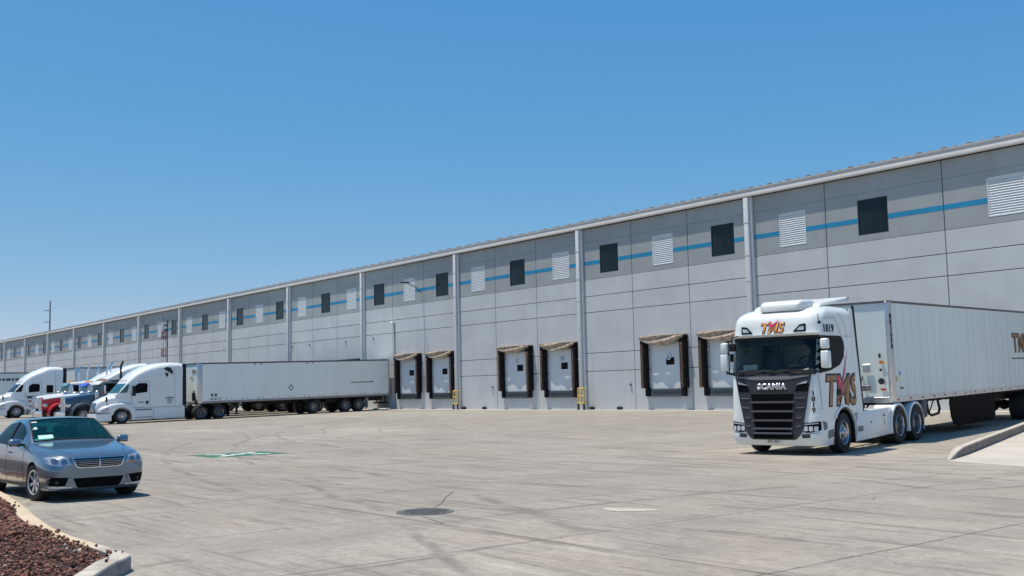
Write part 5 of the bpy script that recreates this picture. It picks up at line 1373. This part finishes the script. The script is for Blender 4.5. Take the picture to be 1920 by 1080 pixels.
    def seal(pane):
        b = BM(); b.from_mesh(pane.data); be = [e for e in b.edges if e.is_boundary]; o_ = BM()
        for e in be:
            p, q = e.verts[0].co.copy(), e.verts[1].co.copy(); t = (q-p).normalized(); cyl(o_, p-t*.004, q+t*.004, .015, 6)
        b.free(); link('window_seal', o_, M['black'], pane)
    seal(ws)
    rw = ext(lambda f: f.material_index == 3, 'rear_window', M['carglass'], nb); seal(rw)
    for x0, x1 in ((-2, 0), (-5, -2)):
        for s in (1, -1): ext(lambda f: f.material_index > 3 and f.calc_center_median().y*s > 0 and x0 <= f.calc_center_median().x < x1, 'arch_liner', M['black'], nb)
    bpy.data.objects.remove(body); bv = full_bvh; body = nb
    def FR(name, pts, m, off=.003, th=.008, par=None, rnd=.02, cell=.07): return project(name, poly2d(pts, cell, rnd), m, par or body, bv, 'front', (0, 0), off, th)
    def SD(name, pts, m, off=.003, th=.006, par=None, rnd=.02, side='right', cell=.1):
        return project(name, poly2d([((x if side == 'right' else -x), z) for x, z in pts], cell, rnd), m, par or body, bv, side, (0, 0), off, th)
    # lower front
    gr = FR('grille', [(-.47, .757), (.47, .757), (.40, .60), (.33, .575), (-.33, .575), (-.40, .60)], M['chrome'], .004, .022, rt, .03)
    gb = bvh_of(gr)
    def GR(name, pts, m, off=.002, th=.006): return project(name, poly2d(pts, .035, .01), m, gr, gb, 'front', (0, 0), off, th)
    GR('grille_opening', [(-.44, .745), (.44, .745), (.385, .612), (.32, .590), (-.32, .590), (-.385, .612)], M['void'], .001, .002)
    for i in range(4): w = .425-.020*(3-i); GR('grille_slat', [(-w, .612+.032*i), (w, .612+.032*i), (w, .620+.032*i), (-w, .620+.032*i)], M['rim'], .004, .012)
    GR('grille_bar', [(-.007, .595), (.007, .595), (.007, .745), (-.007, .745)], M['chrome'], .006, .018)
    FR('bumper_intake', [(-.44, .405), (.44, .405), (.37, .25), (.33, .235), (-.33, .235), (-.37, .25)], M['void'], .002, .004)
    for s in (-1, 1):
        h = FR('headlight', [(s*.48, .635), (s*.70, .622), (s*.81, .65), (s*.845, .70), (s*.84, .765), (s*.80, .785), (s*.68, .785), (s*.53, .765)], M['reflector'], .003, .006, rt, .012)
        FR('lamp_bowl', [(s*.545, .655), (s*.635, .65), (s*.64, .74), (s*.555, .745)], M['headglass'], .010, .003, h, .03)
        FR('lamp_bowl', [(s*.68, .665), (s*.78, .675), (s*.78, .76), (s*.69, .76)], M['headglass'], .010, .003, h, .03)
        FR('lamp_lens', [(s*.48, .635), (s*.70, .622), (s*.81, .65), (s*.845, .70), (s*.84, .765), (s*.80, .785), (s*.68, .785), (s*.53, .765)], M['clearlens'], .016, .004, h, .012)
        FR('fog_recess', [(s*.47, .42), (s*.80, .44), (s*.84, .38), (s*.80, .29), (s*.54, .275)], M['void'], .002, .004, None, .02)
        FR('bumper_blade', [(s*.47, .238), (s*.80, .25), (s*.84, .282), (s*.50, .272), (s*.44, .255)], M['reflector'], .004, .012, None, .01)
        FR('bumper_blade', [(s*.48, .42), (s*.52, .42), (s*.58, .27), (s*.54, .255)], M['car'], .004, .016, None, .01)
        FR('fog_lamp', [(s*.68, .32), (s*.73, .32), (s*.73, .37), (s*.68, .37)], M['grey'], .007, .006, None, .02)
    FR('indicator', [(.51, .632), (.66, .637), (.68, .662), (.52, .656)], M['amber'], .021, .005, rt, .01)
    # hood seams
    for s in (-1, 1):
        b = BM()
        for a, c in (((-.14, .46), (-.45, .60)), ((-.45, .60), (-.9, .70)), ((-.9, .70), (-1.3, .755))):
            for k in range(4):
                p = Vector(a).lerp(Vector(c), k/4); q = Vector(a).lerp(Vector(c), (k+1)/4); vs = []
                for u, dy in ((p, -.004), (q, -.004), (q, .004), (p, .004)):
                    h = bv.ray_cast(Vector((u.x, s*(u.y+dy), 3)), Vector((0, 0, -1))); vs.append(b.verts.new(h[0]+Vector((0, 0, .002))))
                b.faces.new(vs)
        bmesh.ops.recalc_face_normals(b, faces=b.faces[:]); link('hood_seam', b, M['black'], body)
    b = BM(); cyl(b, (-.16, 0, .80), (-.165, 0, .86), .004, 6); lathe(b, [(.026, -.003), (.031, -.003), (.031, .003), (.026, .003), (.026, -.003)], 20, 'x', (-.165, 0, .885)); link('hood_emblem', b, M['chrome'], body)
    # door seams, handles, side trims on both sides
    for sd in ('right', 'side'):
        for pts in (((-1.42, .90), (-1.40, .30)), ((-2.52, .93), (-2.55, .26)), ((-3.35, .95), (-3.30, .70)), ((-1.40, .26), (-3.1, .26)), ((-.30, .44), (-.52, .44))):
            a, c = Vector(pts[0]), Vector(pts[1]); nn = (c-a).normalized(); nn = Vector((nn.y, -nn.x))*.0045
            b = BM(); b.faces.new([b.verts.new(((p.x if sd == 'right' else -p.x), p.y, 0)) for p in (a-nn, c-nn, c+nn, a+nn)]); finish2d(b, .12); project('door_seam', b, M['black'], body, bv, sd, (0, 0), .0015, .0015)
        for x in (-2.34, -3.30): SD('door_handle', [(x-.09, .80), (x+.09, .80), (x+.09, .83), (x-.09, .83)], M['car'], .004, .03, None, .01, sd)
        SD('side_moulding', [(-1.45, .44), (-3.1, .44), (-3.1, .465), (-1.45, .465)], M['chrome'], .003, .010, None, .0, sd)
    # window trim, B pillar
    for s in (-1, 1):
        b = BM(); hexa(b, [(-2.58, s*.872-.006, .94), (-2.49, s*.872-.006, .94), (-2.49, s*.872+.006, .94), (-2.58, s*.872+.006, .94), (-2.58, s*.655-.006, 1.37), (-2.49, s*.655-.006, 1.37), (-2.49, s*.655+.006, 1.37), (-2.58, s*.655+.006, 1.37)]); link('pillar_trim', b, M['black'], body)
        m = BM(); ya, yb = sorted((s*.875, s*1.10)); zi = 0 if s > 0 else 0
        hexa(m, [(-1.63, ya, .955), (-1.51, ya+(.03 if s < 0 else 0), .965), (-1.51, yb-(.03 if s > 0 else 0), .965), (-1.63, yb, .955), (-1.64, ya, 1.085), (-1.55, ya+(.03 if s < 0 else 0), 1.07), (-1.55, yb-(.03 if s > 0 else 0), 1.07), (-1.64, yb, 1.085)], .032)
        mo = link('mirror', m, M['car'], rt, True, 60); a = BM(); box(a, -1.62, -1.54, s*.82, s*.92, .95, .99, .01, 1); box(a, -1.625, -1.56, s*.87, s*1.08, .944, .965, .01, 1); link('mirror_foot', a, M['black'], mo)
        g_2 = BM(); lathe(g_2, [(0, -.053), (.06, -.05), (.06, -.045)], 16, 'x', (-1.58, s*.97, 1.015)); link('mirror_glass', g_2, M['chrome'], mo)
    b = BM()
    for sgn in (1,): tube(b, [(-1.33, -.55, 1.012), (-1.36, -.1, 1.03)], .006, 5); tube(b, [(-1.33, .08, 1.02), (-1.37, .62, 1.015)], .006, 5)
    link('wiper', b, M['black'], body)
    # interior
    it = BM(); box(it, -3.9, -1.2, -.76, .76, .22, .30); hexa(it, [(-1.75, -.72, .75), (-1.25, -.72, .80), (-1.25, .72, .80), (-1.75, .72, .75), (-1.75, -.72, .90), (-1.32, -.72, .955), (-1.32, .72, .955), (-1.75, .72, .90)], .02); link('dashboard', it, M['black'], rt)
    for x, ys_ in ((-2.45, (-.37, .37)), (-3.25, (-.38, .0, .38))):
        for y in ys_:
            b = BM(); hexa(b, [(x-.10, y-.23, .5), (x+.05, y-.23, .5), (x+.05, y+.23, .5), (x-.10, y+.23, .5), (x-.32, y-.20, 1.05), (x-.20, y-.20, 1.05), (x-.20, y+.20, 1.05), (x-.32, y+.20, 1.05)], .05)
            box(b, x-.05, x+.45, y-.23, y+.23, .38, .55, .05, 2); box(b, x-.33, x-.22, y-.12, y+.12, 1.08, 1.26, .04, 2); link('seat', b, M['grey'], rt, True)
    b = BM(); 
    bmesh.ops.create_circle(b, segments=4, radius=.001)
    b.free(); b = BM(); pts = [(-1.80+.06*math.sin(t)*-1, .37+.18*math.cos(t), .93+.16*math.sin(t)) for t in [2*math.pi*k/20 for k in range(21)]]; tube(b, pts, .016, 6); tube(b, [(-1.78, .20, .93), (-1.78, .54, .93)], .02, 6); link('steering_wheel', b, M['black'], rt, True)
    # papers behind the windscreen (lie on dash) and stickers
    b = BM(); hexa(b, [(-1.52, -.70, .965), (-1.44, -.70, .965), (-1.44, -.36, .965), (-1.52, -.36, .965), (-1.60, -.69, 1.06), (-1.59, -.69, 1.06), (-1.59, -.36, 1.07), (-1.60, -.36, 1.07)]); link('dash_paper', b, M['paper'], rt)
    bvw = bvh_of(ws)
    for pts in ([(-.60, 1.355), (-.50, 1.36), (-.50, 1.375), (-.60, 1.37)], [(-.66, 1.235), (-.56, 1.24), (-.56, 1.275), (-.66, 1.27)]):
        project('sticker', poly2d(pts, .1), M['paper'], ws, bvw, 'front', (0, 0), .004, .001, False)
    project('sticker', poly2d([(-.715, 1.062), (-.36, 1.072), (-.35, 1.135), (-.70, 1.125)], .1), M['mint'], ws, bvw, 'front', (0, 0), .004, .001, False)
    b = BM(); box(b, -2.02, -1.98, -.10, .10, 1.30, 1.36, .015, 1); link('rear_view_mirror', b, M['black'], rt)
    # wheels
    ty = tyre_mesh(.325, .215, .225); r = BM()
    lathe(r, [(.215, .10), (.222, .108), (.212, .112), (.200, .10), (.195, .02), (.05, -.02), (0, -.02)], 40, 'y')
    sp = BM()
    for k in range(7):
        a = 2*math.pi*k/7
        for dq in (-.10, .10):
            c0, c1 = a+dq*1.5, a+dq*.9; p0 = Vector((.045*math.cos(c0), .085, .045*math.sin(c0))); p1 = Vector((.205*math.cos(c1), .092, .205*math.sin(c1)))
            d = (p1-p0).normalized(); w = Vector((-d.z, 0, d.x))*.013
            hexa(sp, [p0-w-Vector((0, .025, 0)), p1-w-Vector((0, .02, 0)), p1+w-Vector((0, .02, 0)), p0+w-Vector((0, .025, 0)), p0-w, p1-w, p1+w, p0+w])
    lathe(sp, [(0, .10), (.035, .098), (.045, .088), (.05, .05)], 20, 'y')
    wo_ = link('wheel', ty, M['tyre'], rt, True, 35); ro = link('rim', r, M['blackm'], wo_, True, 35); spo = link('spokes', sp, M['car_rim'], wo_, True, 35); lip = BM(); lathe(lip, [(.200, .098), (.222, .108), (.222, .112), (.205, .114), (.196, .104)], 40, 'y'); link('rim_lip', lip, M['car_rim'], wo_, True)
    steer = R(9)
    for k, (x, s) in enumerate(((WB[0], 1), (WB[0], -1), (WB[1], 1), (WB[1], -1))):
        w = wo_ if k == 0 else copy_tree(wo_, rt); w.location = (x, s*.765, .325); w.rotation_euler = (0, R(17*k), (0 if s > 0 else math.pi)+(steer if x > -2 else 0))
    un = BM(); box(un, -4.3, -.35, -.62, .62, .17, .24); link('underbody', un, M['blackm'], rt)
    place(rt, -19.36, 5.97, 1.6, L=3)
    return rt
saloon()

# ------------------------------------------------------------- mast and utility pole
ms = empty('radio_mast', 'slim red and white lattice mast with antennas in front of the warehouse wall', 'mast', loc=(-120, 44.0, 0))
M['mast_red'] = mat('mast_red', (.30, .02, .04), .5); M['mast_white'] = mat('mast_white', (.72, .66, .68), .5)
legs = [(-.26, -.1), (.26, -.1), (0, .3)]; bmr, bmw = BM(), BM()
for k in range(10):
    b = bmr if (k % 2 == 0) else bmw; z0, z1 = k*1.0, (k+1)*1.0
    for x, y in legs: tube(b, [(x, y, z0), (x, y, z1)], .055, 6)
    for q in range(3):
        a, c = legs[q], legs[(q+1) % 3]
        tube(b, [(a[0], a[1], z0), (c[0], c[1], z0+.5), (a[0], a[1], z1)], .022, 5); tube(b, [(a[0], a[1], z0+.02), (c[0], c[1], z0+.02)], .022, 5)
link('red_section', bmr, M['mast_red'], ms); link('white_section', bmw, M['mast_white'], ms)
b = BM(); tube(b, [(0, 0, 9.9), (0, 0, 10.8)], .03, 6); box(b, .35, .9, -.1, .1, 8.9, 9.2, .03, 1); box(b, .3, 1.1, -.12, .12, 9.5, 9.7, .03, 1); box(b, .35, 1.0, -.1, .1, 8.2, 8.35, .02, 1)
tube(b, [(1.25, 0, 7.2), (1.25, 0, 10.2)], .06, 6); tube(b, [(.3, 0, 8.28), (1.25, 0, 8.28)], .03, 5); tube(b, [(.75, .2, 0), (.75, .2, 7.6)], .06, 6); link('antenna', b, M['slate'], ms)
up = empty('utility_pole', 'tall thin utility pole with cross arms rising behind the warehouse roof', 'utility pole', loc=(-291, 76.5, 0))
b = BM(); cyl(b, (0, 0, 0), (0, 0, 27.2), .26, 10, .17); link('pole', b, M['midgrey'], up, True)
for z, w in ((24.6, -1.9), (21.6, -2.0), (18.6, -1.9)):
    b = BM(); hexa(b, [(w, -1.3, z-.02), (0, -.1, z-.1), (0, .1, z-.1), (w, -1.1, z-.02), (w, -1.3, z+.10), (0, -.1, z+.12), (0, .1, z+.12), (w, -1.1, z+.10)]); link('cross_arm', b, M['midgrey'], up)
